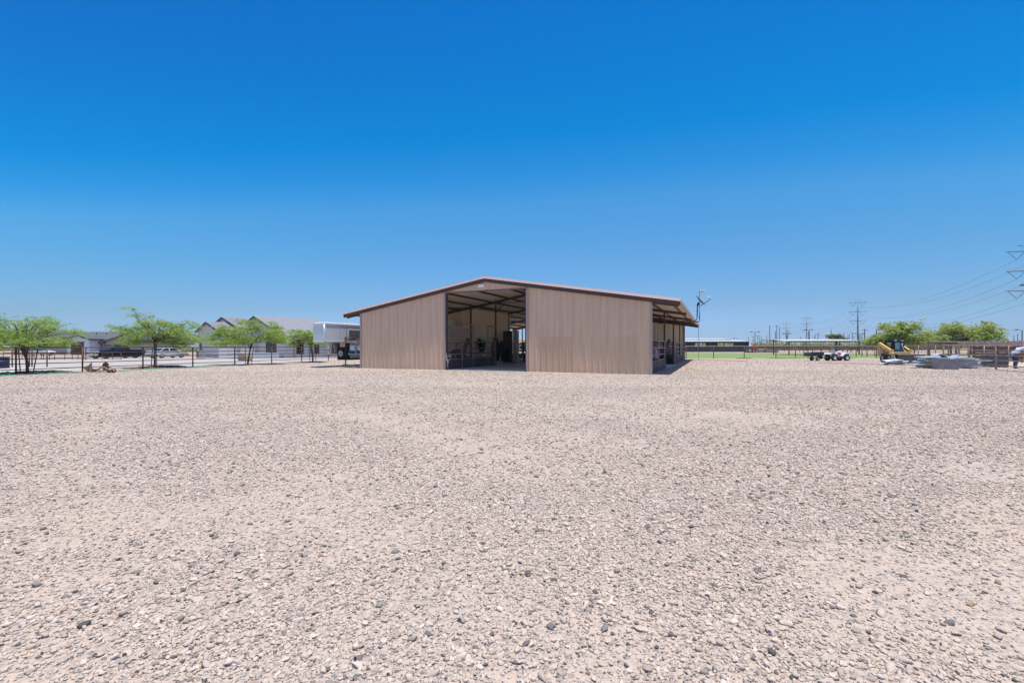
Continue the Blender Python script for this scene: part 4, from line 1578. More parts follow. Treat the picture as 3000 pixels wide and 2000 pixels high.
o = MB().box(0, 1, 0, .8, 0, .9)
ac = thing('air_conditioner', 'grey air conditioner unit against the white house', 'air conditioner', (wx(590, 62), 62, 0), RB)
MB().box(-.55, .55, -.45, .45, .05, 1.05).build('cabinet', M_galv2, ac, bevel=.03)
MB().lathe([(.40, 1.05), (.42, 1.09), (.1, 1.12)], (0, 0, 0), 'z', 20).build('fan_guard', M_dark, ac)
mb = MB()
for k_ in range(9):
    mb.box(-.5, .5, -.47, -.455, .14 + k_ * .1, .18 + k_ * .1)
mb.build('louvres', M_dark, ac)
lw = thing('garden_wall', 'low white block wall in front of the white house', 'wall', (wx(664, 59), 59, 0), math.atan2(-1.2, wx(825, 57.8) - wx(664, 59)))
MB().box(0, 7.3, 0, .2, 0, .72).build('wall', mat('white_block', (.66, .65, .64), .8, var=.04), lw, bevel=.01)
MB().box(-.03, 7.33, -.03, .23, .721, .78).build('cap', mat('white_block', (0, 0, 0)), lw)
cr = thing('crate', 'tan wooden crate standing beyond the pipe fence', 'crate', (wx(697, 50.5), 50.5, 0), R(-20))
MB().box(0, 1.1, 0, .9, .14, .8).build('box', mat('tan_board', (.50, .38, .26), .8, var=.15), cr)
for q in (.02, .5, .96):
    MB().box(q, q + .12, -.02, .92, 0, .139).build('skid', M_wood, cr)
for q in (.2, .45, .7):
    MB().box(-.02, 1.12, -.022, -.002, q, q + .08).build('slat', M_wood, cr)
# neighbour's tiled house seen through the rear opening
hC = thing('house', 'distant house with a red tiled roof glimpsed through the barn', 'house', (wx(1505, 160), 160, 0), 0)
gable_block(hC, 0, 13, 0, 9, 2.4, 4.0, 'x', mat('tan_stucco', (.48, .38, .30), .85), mat('red_tile', (.42, .20, .14), .8, var=.2), .5)
window(hC, (3, -.01, 1.4), 1.4, 1.2)


# ------------------------------------------------------------------ vehicles
def wheel(parent, c, r, w, side=1, rim_m=None, n=24, rr=.62, nm='wheel'):
    x, y, z = c
    mb = MB()
    mb.lathe([(r * rr, -w / 2), (r * .93, -w / 2), (r, -w * .36), (r, w * .36), (r * .93, w / 2), (r * rr, w / 2)], c, 'y', n, False)
    t = mb.build(nm, M_rubber, parent, smooth=False)
    mb = MB()
    mb.lathe([(r * rr, -w * .2), (r * rr * 1.02, side * w * .5), (r * rr * .9, side * w * .5), (r * rr * .78, side * w * .28), (r * .22, side * w * .34), (r * .2, side * w * .46), (.001, side * w * .47)], c, 'y', n)
    rim = mb.build('rim', rim_m or M_chrome, t)
    mb = MB()
    for k_ in range(6):
        a = k_ * PI / 3
        mb.lathe([(r * .07, side * w * .30), (r * .07, side * w * .35)], (x + math.cos(a) * r * .42, y, z + math.sin(a) * r * .42), 'y', 8)
    mb.build('rim_hole', M_black, t)
    return t


def arch(cx, r, z0, n=9):
    """points of a wheel arch cut upward from the sill, front to back"""
    return [(cx + r * math.cos(a), z0 + r * math.sin(a)) for a in np.linspace(0, PI, n)]


def car(name, label, cat, loc, rz_, body_m, L, Wd, top, wx_f, wx_r, wr, cabin, sill=.32, pick=False, rim=None):
    """top: upper silhouette from front to back; cabin: [x at hood base, x roof front, x roof rear, x rear base, z base, z roof]"""
    t = thing(name, label, cat, loc, rz_)
    lo = []
    ar = wr * 1.18
    dz = wr - sill
    lo += [(-L / 2 + .05, sill)]
    lo += [p for p in [(x, z) for x, z in arch(wx_r, ar, wr * .72)][::-1]]
    lo += [p for p in [(x, z) for x, z in arch(wx_f, ar, wr * .72)][::-1]]
    lo += [(L / 2 - .1, sill)]
    poly = lo + top
    MB().prism(poly, 'y', -Wd / 2, Wd / 2).build('body', body_m, t, bevel=.05)
    x0, x1, x2, x3, zb, zr_ = cabin
    wi, wt = Wd / 2 - .05, Wd / 2 - .22
    MB().hexa([(x3, -wi, zb), (x0, -wi, zb), (x0, wi, zb), (x3, wi, zb), (x2, -wt, zr_), (x1, -wt, zr_), (x1, wt, zr_), (x2, wt, zr_)]).build('windows', M_glass, t)
    MB().hexa([(x2 - .06, -wt - .02, zr_ - .03), (x1 + .06, -wt - .02, zr_ - .03), (x1 + .06, wt + .02, zr_ - .03), (x2 - .06, wt + .02, zr_ - .03),
               (x2 + .03, -wt + .05, zr_ + .05), (x1 - .05, -wt + .05, zr_ + .05), (x1 - .05, wt - .05, zr_ + .05), (x2 + .03, wt - .05, zr_ + .05)]).build('roof', body_m, t, bevel=.02)
    for sg in (-1, 1):
        for (xa, xb) in ((x0, x1), ((x0 + x3) / 2 - .05, (x1 + x2) / 2 - .05), (x3, x2)):
            MB().bar((xa, sg * (wi + .005), zb), (xb, sg * (wt + .008), zr_), .09, .03).build('pillar', body_m, t)
        wheel(t, (wx_f, sg * (Wd / 2 - .12), wr), wr, .24, sg, rim)
        wheel(t, (wx_r, sg * (Wd / 2 - .12), wr), wr, .24, sg, rim)
        MB().rbox((x0 - .3, sg * (Wd / 2 + .09), zb + .08), (.12, .2, .16)).build('mirror', body_m, t, bevel=.02)
        MB().rbox((L / 2 - .10, sg * (Wd / 2 - .22), top[-1][1] - .02), (.16, .36, .17)).build('headlight', mat('lamp_glass', (.75, .78, .8), .1, spec=.8), t, bevel=.02)
        MB().rbox((-L / 2 + .05, sg * (Wd / 2 - .10), top[1][1] - .2), (.12, .18, .34)).build('tail_light', mat('red_lamp', (.45, .02, .02), .25), t)
        MB().box(x3 + .1, x0 - .05, sg * Wd / 2 - .003, sg * Wd / 2 + .006, zb - .33, zb - .315).build('door_seam', M_black, t)
        for xq in ((x0 + x3) / 2 - .2, x0 - .35):
            MB().rbox((xq - .25, sg * (Wd / 2 + .015), zb - .12), (.18, .03, .03)).build('door_handle', M_chrome, t)
    return t


M_navy = mat('navy_paint', (.010, .014, .028), .3, spec=.45)
M_silver = mat('pale_silver_paint', (.62, .62, .60), .3, .2)
h = Vector((-.209, -.977))
top = [(-3.02, .55), (-3.0, 1.18), (-1.05, 1.20), (1.45, 1.22), (2.5, 1.16), (2.92, 1.08), (3.0, .95)]
pk = car('pickup_truck', 'dark blue crew cab pickup truck parked in front of the grey house', 'pickup truck', (wx(343, 62), 62, 0), math.atan2(h.y, h.x), M_navy, 6.05, 1.98, top, 2.0, -1.75, .42,
         (1.55, .85, -.75, -1.02, 1.2, 1.88), sill=.45)
MB().box(2.99, 3.06, -.6, .6, .72, 1.08).build('grille', M_chrome, pk, bevel=.02)
MB().rbox((3.05, 0, .56), (.2, 1.96, .26)).build('bumper', M_chrome, pk, bevel=.04)
MB().rbox((-3.08, 0, .6), (.16, 1.9, .2)).build('bumper', M_chrome, pk, bevel=.04)
MB().box(-2.9, -1.12, -.82, .82, 1.19, 1.215).build('bed', M_black, pk)
h = Vector((.238, .971))
top = [(-2.42, .5), (-2.4, .98), (-1.75, 1.0), (1.1, .98), (2.1, .84), (2.36, .68), (2.4, .5)]
sd = car('sedan', 'pale silver sedan parked in front of the white house', 'car', (wx(490, 64), 64, 0), math.atan2(h.y, h.x), M_silver, 4.8, 1.8, top, 1.45, -1.4, .33,
         (1.15, .35, -.85, -1.75, .96, 1.4), sill=.25)
MB().box(2.385, 2.42, -.4, .4, .5, .66).build('grille', M_black, sd)
MB().rbox((-2.42, 0, .75), (.03, .5, .13)).build('licence_plate', M_offwhite, sd)
s2 = clone(sd, 'pale car half hidden behind the far left tree', (wx(110, 84), 84, 0), R(8))

# white stock truck beyond the pasture and a red-and-white machine
wt_ = thing('delivery_truck', 'small white box truck beyond the pasture', 'truck', (wx(2191, 122), 122, 0), R(-60))
wt_.scale = (.75, .75, .72)
MB().box(-2.6, .7, -1, 1, .75, 2.75).build('box', M_white, wt_, bevel=.04)
MB().prism([(.75, .6), (2.4, .6), (2.4, 1.25), (1.8, 1.4), (1.45, 2.1), (.75, 2.15)], 'y', -.95, .95).build('cab', M_white, wt_, bevel=.04)
MB().prism([(1.5, 2.0), (1.86, 1.42), (1.88, 1.42), (1.55, 2.02)], 'y', -.8, .8).build('windscreen', M_glass, wt_)
for sg in (-1, 1):
    for xx in (1.6, -1.6):
        wheel(wt_, (xx, sg * .85, .42), .42, .25, sg)
rd = thing('compact_tractor', 'small red tractor parked beyond the pasture', 'tractor', (wx(2199, 104), 104, 0), R(0))
MB().prism([(-.9, .7), (.2, .7), (.2, 1.3), (1.3, 1.25), (1.4, .6), (-.9, .5)], 'y', -.45, .45).build('body', mat('red_paint', (.5, .04, .03), .4), rd, bevel=.03)
for sg in (-1, 1):
    wheel(rd, (-.6, sg * .7, .55), .55, .3, sg)
    wheel(rd, (1.0, sg * .55, .35), .35, .2, sg)
MB().tube([(-.8, 0, .7), (-.8, 0, 2.0)], .03, 6).build('roll_bar', M_black, rd)
MB().rbox((-.45, 0, 1.45), (.4, .45, .1)).build('seat', M_black, rd, bevel=.02)
for i, (px, d, w, lab) in enumerate(((2218, 108, 1.5, 'grey water trough left of the tan bales beyond the pasture'), (2256, 108, 1.9, 'grey water trough right of the tan bales beyond the pasture'))):
    tr_ = thing('water_trough', lab, 'trough', (wx(px, d), d, 0), 0, 'grey troughs beyond the pasture')
    MB().lathe([(w * .9, 0), (w, .6), (w * .96, .6), (w * .86, .05)], (0, 0, 0), 'z', 20).build('tank', M_galv2, tr_)
hb = thing('hay_bale', 'square tan hay bales stacked beyond the pasture', 'hay', (wx(2223, 110), 110, 0))
for i in range(2):
    for j in range(3):
        MB().box(j * .5, j * .5 + .48, 0, .9, i * .42, i * .42 + .4).build('bale', mat('straw', (.55, .42, .24), .9, var=.2), hb, bevel=.03)

# ------------------------------------------------------------------ horse trailer
tl = thing('horse_trailer', 'white gooseneck horse trailer parked against the left side of the barn', 'trailer', (-13.4, 32.5, 0), BR)
M_alu = mat('white_aluminium', (.62, .65, .70), .35, .15, var=.03)
M_capw = mat('bright_trim', (.75, .77, .78), .25, .5)
TZ0, TZ1 = 1.88, 3.10
plan = [(0, 0), (-1.07, 0), (-2.05, 1.0), (-2.05, 2.5), (0, 2.5)]
MB().prism(plan, 'z', TZ0, TZ1).build('nose', M_alu, tl)
MB().prism([(-1.22, 2.5), (-2.05, 4.0), (-2.05, 9.6), (-.001, 9.6), (-.001, 2.5)], 'z', .52, TZ1 - .003).build('body', M_alu, tl)
mb = MB()
pl2 = [(.035, -.035), (-1.09, -.035), (-2.09, .97), (-2.09, 9.63), (.035, 9.63)]
pl3 = [(-.10, .10), (-1.0, .10), (-1.92, 1.05), (-1.92, 9.5), (-.10, 9.5)]
n = 5
mb.add([(x, y, TZ1 - .02) for x, y in pl2] + [(x, y, TZ1 + .10) for x, y in pl2] + [(x, y, TZ1 + .2) for x, y in pl3],
       [tuple(range(n))] + [(i, (i + 1) % n, n + (i + 1) % n, n + i) for i in range(n)] + [(n + i, n + (i + 1) % n, 2 * n + (i + 1) % n, 2 * n + i) for i in range(n)] + [tuple(2 * n + i for i in range(n))])
mb.build('roof', M_capw, tl)
mb = MB()
mb.box(.001, .03, -.03, 9.6, TZ0 - .06, TZ0 + .04)
mb.build('side_rail', M_capw, tl)
mb = MB()
mb.box(-1.07, 0.03, -.03, -.001, TZ0 - .06, TZ0 + .04)
mb.build('front_rail', M_capw, tl)
MB().tube([(0.0, 0.0, TZ0), (0.0, 0.0, TZ1)], .06, 10).build('corner_post', M_capw, tl, smooth=True)
for yq in (1.45, 2.5):
    MB().box(.001, .018, yq - .04, yq + .04, TZ0 + .05, TZ1 - .02).build('seam_strip', M_capw, tl)
# window with bars on the side of the nose
wn = MB().box(.002, .03, 2.32, 4.4, 2.22, 2.84).build('window', mat('window_frame_white', (.55, .57, .58), .4), tl, bevel=.02)
MB().box(.031, .04, 2.38, 4.34, 2.28, 2.78).build('pane', M_black, wn)
for q in (2.38, 2.53, 2.68):
    MB().tube([(.07, 2.36, q), (.07, 4.36, q)], .014, 6).build('bar', M_capw, wn)
# painted swirl
mb = MB()
for (cy, cz, r0, turns, s0, ln) in ((2.05, 2.10, .17, 1.3, 1, .9), (2.5, 2.08, .10, 1.2, -1, .6), (2.85, 2.1, .09, 1.1, 1, .5)):
    pts = []
    for k_ in range(26):
        a = k_ / 25 * turns * 2 * PI
        rr = r0 * (1 - .6 * k_ / 25)
        pts.append((.012, cy + s0 * rr * math.cos(a), cz + rr * math.sin(a)))
    mb.tube(pts, .014, 4)
    mb.tube([(.012, cy, cz - r0), (.012, cy + ln * .4, cz + .02), (.012, cy + ln, cz + .1)], [.016, .02, .004], 4)
mb.tube([(.012, 2.12, 2.9), (.012, 2.1, 2.6), (.012, 2.2, 2.3), (.012, 2.0, 2.12)], [.004, .012, .014, .006], 4)
mb.build('painted_swirl', mat('plum_graphic', (.13, .05, .07), .4), tl)
for q in (1.75, 3.15):
    MB().box(.031, .05, q, q + .28, TZ0 + .0, TZ0 + .045).build('reflector', mat('red_reflector', (.55, .03, .03), .3), tl)
    MB().box(.031, .05, q, q + .28, TZ0 - .05, TZ0 - .001).build('reflector', mat('orange_reflector', (.75, .30, .05), .3), tl)
# front wall below the nose with spare wheel
fw = MB().box(-1.22, -.02, 2.44, 2.499, .5, TZ0 - .001).build('front_panel', M_black, tl)
mb = MB()
MB().box(-.92, -.3, 2.41, 2.438, 1.5, 1.83).build('storage_lid', mat('beige_box', (.50, .46, .38), .6), tl)
spare = MB()
spare.lathe([(.2, -.1), (.31, -.11), (.35, -.06), (.35, .05), (.31, .1), (.2, .1)], (-.62, 2.28, 1.0), 'y', 28, False)
sw = spare.build('spare_wheel', M_rubber, tl)
mb = MB()
mb.lathe([(.215, .05), (.215, -.105), (.19, -.1), (.16, -.05), (.08, -.06), (.07, -.09), (.001, -.09)], (-.62, 2.28, 1.0), 'y', 28)
rm = mb.build('rim', mat('white_rim', (.7, .7, .74), .4), sw)
mb = MB()
for k_ in range(8):
    a = k_ * PI / 4
    mb.lathe([(.022, -.075), (.022, -.05)], (-.62 + .125 * math.cos(a), 2.28, 1.0 + .125 * math.sin(a)), 'y', 8)
mb.lathe([(.05, -.11), (.05, -.08)], (-.62, 2.28, 1.0), 'y', 12)
mb.build('rim_hole', M_black, sw)
# coupler, jack, tray
mb = MB()
mb.tube([(-.15, .55, TZ0 - .02), (-.15, .55, 1.35)], .11, 12)
mb.tube([(-.15, .55, 1.35), (-.15, .55, .95)], .075, 12)
mb.build('coupler', mat('pale_blue_steel', (.50, .55, .62), .4, .3), tl, smooth=True)
mb = MB()
mb.tube([(-.02, .8, TZ0 - .05), (.0, 1.0, 1.3), (-.05, .95, 1.05)], .03, 6)
mb.build('safety_chain', M_galv2, tl)
mb = MB()
mb.tube([(.05, 2.0, TZ0 - .05), (.05, 2.0, .15)], .045, 10)
mb.tube([(.05, 2.0, 1.5), (.05, 2.0, .7)], .075, 10)
jk = mb.build('jack', M_black, tl)
mb = MB()
mb.hexa([(-.3, 1.7, 0), (.42, 1.7, 0), (.42, 2.3, 0), (-.3, 2.3, 0), (-.1, 1.9, .2), (.2, 1.9, .2), (.2, 2.1, .2), (-.1, 2.1, .2)])
mb.build('foot', M_rubber, jk)
MB().box(-.02, .04, 2.44, 9.5, .5, .62).build('sill', M_black, tl)
MB().box(.005, .28, 2.3, 3.9, .93, .98).build('tray', M_capw, tl)
for q in (2.32, 2.95):
    b_ = MB().box(.03, .27, q, q + .45, .981, 1.23).build('battery', mat('blue_box', (.03, .07, .19), .4), tl, bevel=.015)
    MB().box(.025, .275, q + .46, q + .5, .981, 1.2).build('strap', M_offwhite, b_)
MB().bar((.05, 3.0, TZ0 - .05), (.12, 3.9, 1.2), .04, .04).build('brace', M_galv, tl)
vt = MB()
vt.rbox((-.7, 3.1, TZ1 + .28), (.5, .5, .06), rx=R(0))
vt.rbox((-.7, 3.1, TZ1 + .235), (.2, .2, .08))
vt.build('roof_vent', M_offwhite, tl)
mb = MB()
for sg in (-1.85, -.2):
    pass
for (xx) in (-.12, -1.93):
    for yy in (6.4, 7.3):
        wheel(tl, (xx, yy, .38), .38, .24, 1 if xx > -1 else -1) if False else None
for yy in (6.4, 7.3):
    for xx in (-.13, -1.92):
        mb = MB()
        mb.lathe([(.22, -.12), (.36, -.12), (.38, -.08), (.38, .08), (.36, .12), (.22, .12), (.1, .1)], (xx, yy, .38), 'x', 22)
        mb.build('wheel', M_rubber, tl)

# ------------------------------------------------------------------ rusty plough by the fence
pd = 27.0
pl = thing('plough', 'old rusty disc plough with curved mouldboards lying in front of the fence', 'plough', (wx(300, pd), pd, 0), R(-12))
q = pd / F
mb = MB()
mb.lathe([(.001, .05), (.15, .04), (.27, .0), (.27, -.02), (.15, .015), (.001, .025)], (.2, .05, .36), 'y', 24)
mb.build('disc', M_rust, pl)
mb = MB()
mb.tube([(-.75, 0, .18), (-.3, 0, .2), (.1, -.1, .34), (.35, -.1, .32), (.6, 0, .12)], .045, 8)
mb.tube([(-.95, .1, .12), (.2, .1, .13), (.9, .1, .16)], .035, 6)
mb.build('beam', mat('dusty_rust', (.26, .17, .12), .9, var=.3, scale=7), pl)
mb = MB()
mb.hexa([(-1.05, -.05, .05), (-.82, -.05, .05), (-.82, .08, .03), (-1.05, .08, .03), (-1.12, -.02, .35), (-.83, .0, .62), (-.82, .02, .62), (-1.1, .06, .35)])
mb.build('mouldboard', mat('dusty_rust', (0, 0, 0)), pl)
mb = MB()
mb.hexa([(-1.32, -.1, .28), (-.95, -.12, .05), (-.9, .1, .05), (-1.3, .0, .28), (-1.2, -.06, .38), (-.95, -.02, .44), (-.93, .02, .44), (-1.2, .0, .38)])
mb.build('share', M_rust, pl)
for (xx, yy, rr) in ((-.55, -.05, .12), (.42, .05, .1), (.78, .05, .13)):
    mb = MB()
    mb.lathe([(rr, -.05), (rr, .05), (rr * .5, .06), (.001, .06)], (xx, yy, rr), 'y', 14)
    mb.build('small_wheel', M_rust, pl)
MB().tube([(.45, 0, .42), (.85, -.05, .22), (.98, -.05, .1)], .04, 6).build('hitch', mat('dusty_rust', (0, 0, 0)), pl)

bn = thing('barrel_bin', 'dark blue ribbed plastic drum at the left edge behind the fence', 'bin', (wx(4, 33.0), 33.0, 0))
mb = MB()
mb.lathe([(.40, 0), (.42, .06), (.42, .24), (.44, .27), (.42, .30), (.42, .5), (.44, .53), (.42, .56), (.42, .74), (.45, .77), (.45, .80), (.40, .79), (.38, .74)], (0, 0, 0), 'z', 24)
mb.build('drum', mat('navy_plastic', (.02, .025, .06), .45), bn)
MB().lathe([(.43, .80), (.43, .83), (.1, .85)], (0, 0, 0), 'z', 24).build('lid', mat('navy_plastic', (0, 0, 0)), bn)

# ------------------------------------------------------------------ hoses
def hose(label, pxs, m, r_=.02, name='garden_hose'):
    mb = MB()
    pts = []
    P0 = [gp(a, b_) for a, b_ in pxs]
    rr = np.random.default_rng(len(pxs))
    for i in range(len(P0) - 1):
        for k_ in range(8):
            f = k_ / 8
            pts.append((P0[i][0] * (1 - f) + P0[i + 1][0] * f + rr.normal(0, .02), P0[i][1] * (1 - f) + P0[i + 1][1] * f + rr.normal(0, .05), r_ + .012))
    pts.append((*P0[-1], r_ + .012))
    o_ = Vector(pts[0])
    mb.tube([Vector(p) - o_ for p in pts], r_, 6)
    o = mb.build(name, m, None, smooth=True)
    o.location = o_
    tag(o, label, 'hose')


hose('long green hose lying along the foot of the left fence', [(-60, 1104), (60, 1099), (140, 1095), (250, 1092.5), (330, 1090), (420, 1083), (520, 1079.5), (640, 1074), (700, 1069.5), (760, 1067)], mat('green_hose', (.05, .36, .20), .4), .02)
M_red = mat('faded_red_hose', (.42, .12, .11), .6)
hose('faded red hose on the gravel from the barn corner towards the pasture', [(2012, 1056), (2040, 1054.5), (2070, 1055), (2110, 1056), (2190, 1059)], M_red, .02)
hose('faded red hose on the gravel in front of the quad bike and loader', [(2395, 1064), (2450, 1065), (2520, 1066), (2600, 1067), (2680, 1070)], M_red, .02)

# ------------------------------------------------------------------ quad bike and dump cart
Dq = 46.0
qb = thing('quad_bike', 'white and red quad bike parked in front of the right fence', 'quad bike', (wx(2451, Dq), Dq, 0), R(3))
M_qw = mat('white_plastic', (.72, .74, .76), .35)
M_qr = mat('red_plastic', (.55, .03, .05), .4)
for (xx, rr) in ((.66, .31), (-.62, .31)):
    for sg in (-1, 1):
        mb = MB()
        w_ = .24
        c = (xx, sg * .46, rr)
        mb.lathe([(.15, -w_ / 2), (rr * .86, -w_ / 2), (rr, -w_ * .3), (rr, w_ * .3), (rr * .86, w_ / 2), (.15, w_ / 2)], c, 'y', 20, False)
        ww = mb.build('wheel', M_rubber, qb)
        mb = MB()
        mb.lathe([(.16, 0), (.16, sg * w_ * .5), (.12, sg * w_ * .45), (.07, sg * w_ * .2), (.001, sg * w_ * .2)], c, 'y', 18)
        mb.build('rim', M_qw, ww)


def shell(xs, zs, w, m, nm, th=.05, parent=qb):
    mb = MB()
    for i in range(len(xs) - 1):
        mb.hexa([(xs[i], -w[i], zs[i] - th), (xs[i + 1], -w[i + 1], zs[i + 1] - th), (xs[i + 1], w[i + 1], zs[i + 1] - th), (xs[i], w[i], zs[i] - th),
                 (xs[i], -w[i], zs[i]), (xs[i + 1], -w[i + 1], zs[i + 1]), (xs[i + 1], w[i + 1], zs[i + 1]), (xs[i], w[i], zs[i])])
    return mb.build(nm, m, parent)


shell([.22, .38, .6, .85, 1.0], [.50, .72, .80, .76, .62], [.5, .55, .58, .58, .52], M_qw, 'fender')
shell([-1.12, -.95, -.6, -.3, -.15], [.68, .80, .80, .66, .45], [.5, .56, .58, .55, .5], M_qw, 'fender')
MB().prism([(-.35, .62), (-.3, .8), (.0, .88), (.25, 1.0), (.5, .9), (.78, .78), (.7, .62), (.3, .45), (-.1, .45)], 'y', -.2, .2).build('body', M_qw, qb, bevel=.03)
MB().prism([(-.15, .66), (.0, .84), (.25, .80), (.3, .62), (.1, .56)], 'y', -.22, .22).build('side_panel', M_qr, qb, bevel=.02)
MB().prism([(.30, .98), (.55, .90), (.5, .84), (.3, .88)], 'y', -.16, .16).build('hood_panel', M_qr, qb)
MB().prism([(-.85, .82), (-.8, .9), (-.4, .92), (-.02, .9), (.0, .84), (-.4, .82)], 'y', -.15, .15).build('seat', mat('tan_seat', (.28, .15, .12), .7), qb, bevel=.03)
MB().prism([(-.45, .28), (.45, .28), (.4, .55), (-.35, .6)], 'y', -.18, .18).build('engine', M_dark, qb, bevel=.02)
mb = MB()
mb.tube([(.2, 0, .95), (.08, 0, 1.08)], .025)
mb.tube([(.0, -.38, 1.12), (.1, -.15, 1.09), (.1, .15, 1.09), (.0, .38, 1.12)], .02)
mb.build('handlebar', M_black, qb)
mb = MB()
for yy in (-.3, -.1, .1, .3):
    mb.tube([(-1.15, yy, .86), (-.65, yy, .86)], .012, 5)
mb.tube([(-1.15, -.35, .86), (-1.15, .35, .86)], .014, 5)
mb.tube([(-.65, -.35, .86), (-.65, .35, .86)], .014, 5)
mb.build('rack', M_black, qb)
mb = MB()
mb.tube([(-.6, -.44, .31), (.66, -.44, .33)], .03)
mb.tube([(-.62, -.44, .31), (-.62, .44, .31)], .04)
mb.tube([(.66, -.44, .31), (.66, .44, .31)], .03)
mb.build('axle', M_dark, qb)
MB().tube([(-.9, 0, .36), (-1.35, 0, .34)], .03).build('tow_bar', M_galv2, qb)
o = bucket('pale blue bucket sitting on the rack of the quad bike', (wx(2451, Dq) - .38, Dq + .05, .95), mat('pale_blue_plastic', (.35, .55, .62), .5), .13, .2)
ct = thing('dump_cart', 'black two wheeled dump cart hitched behind the quad bike', 'cart', (wx(2386, Dq), Dq, 0), R(3))
mb = MB()
mb.hexa([(-.72, -.42, .46), (.62, -.42, .52), (.62, .42, .52), (-.72, .42, .46), (-.78, -.46, .80), (.70, -.46, .88), (.70, .46, .88), (-.78, .46, .80)])
mb.build('tub', mat('black_cart_paint', (.012, .018, .03), .4), ct)
mb = MB()
for (a, b_, c, e) in ((-.8, .72, -.48, -.461), (-.8, .72, .461, .48)):
    mb.hexa([(a, c, .78), (b_, c, .86), (b_, e, .86), (a, e, .78), (a, c, .82), (b_, c, .90), (b_, e, .90), (a, e, .82)])
mb.build('rim_edge', M_dark, ct)
for sg in (-1, 1):
    wheel(ct, (0.02, sg * .42, .22), .22, .12, sg, M_galv2, 18)
MB().box(.5, .62, -.3, .3, .2, .5).build('stand', M_black, ct)
MB().tube([(.5, 0, .42), (1.0, 0, .34), (1.25, 0, .34)], .025).build('tongue', M_black, ct)

# ------------------------------------------------------------------ skid steer loader
DL = 40.5
M_yel = mat('loader_yellow', (.72, .44, .12), .45, var=.12, scale=2)
M_yeld = mat('dusty_yellow', (.50, .35, .20), .7, var=.2, scale=3)
M_buck = mat('worn_bucket_steel', (.11, .09, .085), .55, .3, var=.3, scale=4)
sk = thing('skid_steer', 'yellow skid steer loader with black cab and its bucket on the ground', 'loader', (wx(2624, DL), DL, 0), R(-98))
sk.scale = (.84, .92, 1)
# local x forward (towards the camera), y to the machine's left (picture right)
for sg in (-1, 1):
    for xx in (.48, -.62):
        wheel(sk, (xx, sg * .72, .41), .41, .28, sg, M_yeld, 22, .5)
    # rear towers, arms, front drop
    MB().prism([(-1.25, .55), (-.75, .55), (-.85, 1.35), (-1.05, 1.72), (-1.35, 1.72), (-1.4, 1.2)], 'y', sg * .8 - .09, sg * .8 + .09).build('tower', M_yeld, sk, bevel=.02)
    mb = MB()
    mb.prism([(-1.32, 1.76), (-1.05, 1.80), (.70, 1.16), (.98, .86), (.98, .42), (.82, .42), (.78, .78), (.50, .98), (-1.2, 1.56)], 'y', sg * .8 - .085 + (sg * .0), sg * .8 + .085)
    mb.build('lift_arm', M_yel, sk, bevel=.02)
    MB().box(.52, .92, sg * .8 - .12, sg * .8 + .12, .74, 1.18).build('arm_knuckle', M_yel, sk, bevel=.02)
    MB().tube([(-.5, sg * .68, .75), (.5, sg * .68, 1.0)], .045, 8).build('lift_cylinder', M_chrome, sk)
    MB().tube([(.72, sg * .5, .95), (1.0, sg * .45, .55)], .05, 8).build('tilt_cylinder', M_yel, sk)
MB().prism([(-1.45, .35), (.62, .3), (.68, .62), (.3, .8), (-.3, .85), (-.55, 1.25), (-1.3, 1.3), (-1.5, 1.0)], 'y', -.55, .55).build('chassis', M_yeld, sk, bevel=.03)
MB().box(.72, .9, -.72, .72, .76, .96).build('cross_member', M_yel, sk, bevel=.02)
cb = MB().prism([(.42, .72), (.52, .8), (.46, 1.95), (.38, 2.03), (-.75, 2.03), (-.85, 1.9), (-.8, .86), (-.2, .8)], 'y', -.47, .47)
cab = cb.build('cab', M_black, sk, bevel=.03)
w1 = MB().box(-.55, .12, -.485, -.475, 1.25, 1.8).build('side_window', M_glassb, cab, bevel=.003)
w1 = MB().box(-.55, .12, .475, .485, 1.25, 1.8).build('side_window', M_glassb, cab, bevel=.003)
MB().hexa([(.535, -.38, .95), (.545, -.38, .95), (.545, .38, .95), (.535, .38, .95), (.478, -.38, 1.82), (.488, -.38, 1.82), (.488, .38, 1.82), (.478, .38, 1.82)]).build('front_window', mat('cab_glass', (.03, .06, .07), .08, spec=.9), cab)
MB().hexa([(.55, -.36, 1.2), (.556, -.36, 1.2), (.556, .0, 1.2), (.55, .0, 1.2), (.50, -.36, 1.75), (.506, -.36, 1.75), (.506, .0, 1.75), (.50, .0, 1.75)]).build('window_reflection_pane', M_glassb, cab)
mb = MB()
for (yy, zz_) in ((-.3, 1.95), (.3, 1.95)):
    mb.rbox((.48, yy, zz_), (.06, .16, .08))
mb.build('work_light', M_offwhite, cab)
mb = MB()
mb.tube([(.62, .34, 1.1), (.58, .2, 1.62), (.56, .28, 1.68)], .03, 6)
mb.build('grab_handle', M_offwhite, cab)
bk = MB()
bk.prism([(1.0, .03), (1.95, .03), (1.97, .07), (1.3, .1), (1.12, .25), (1.12, .62), (1.45, .76), (1.42, .80), (.98, .72), (.95, .2)], 'y', -.95, .95)
b_ = bk.build('bucket', M_buck, sk, bevel=.008)
for sg in (-1, 1):
    MB().prism([(1.0, .04), (1.93, .06), (1.5, .62), (1.44, .76), (1.0, .72)], 'y', sg * .965 - .015, sg * .965 + .015).build('bucket_side', M_galv2, b_)
MB().box(1.93, 1.99, -.95, .95, .02, .72).build('bucket_face', M_buck, b_) if False else None

# pallet-fork style dark plate standing across the front, seen as the bucket's long face
plate = MB()
plate.prism([(2.02, .05), (2.10, .03), (2.14, .66), (2.06, .74)], 'y', -1.0, 1.25)
plate.build('bucket_back', M_buck, b_)
MB().box(2.0, 2.16, -1.0, 1.25, .741, .77).build('bucket_lip', M_galv, b_)

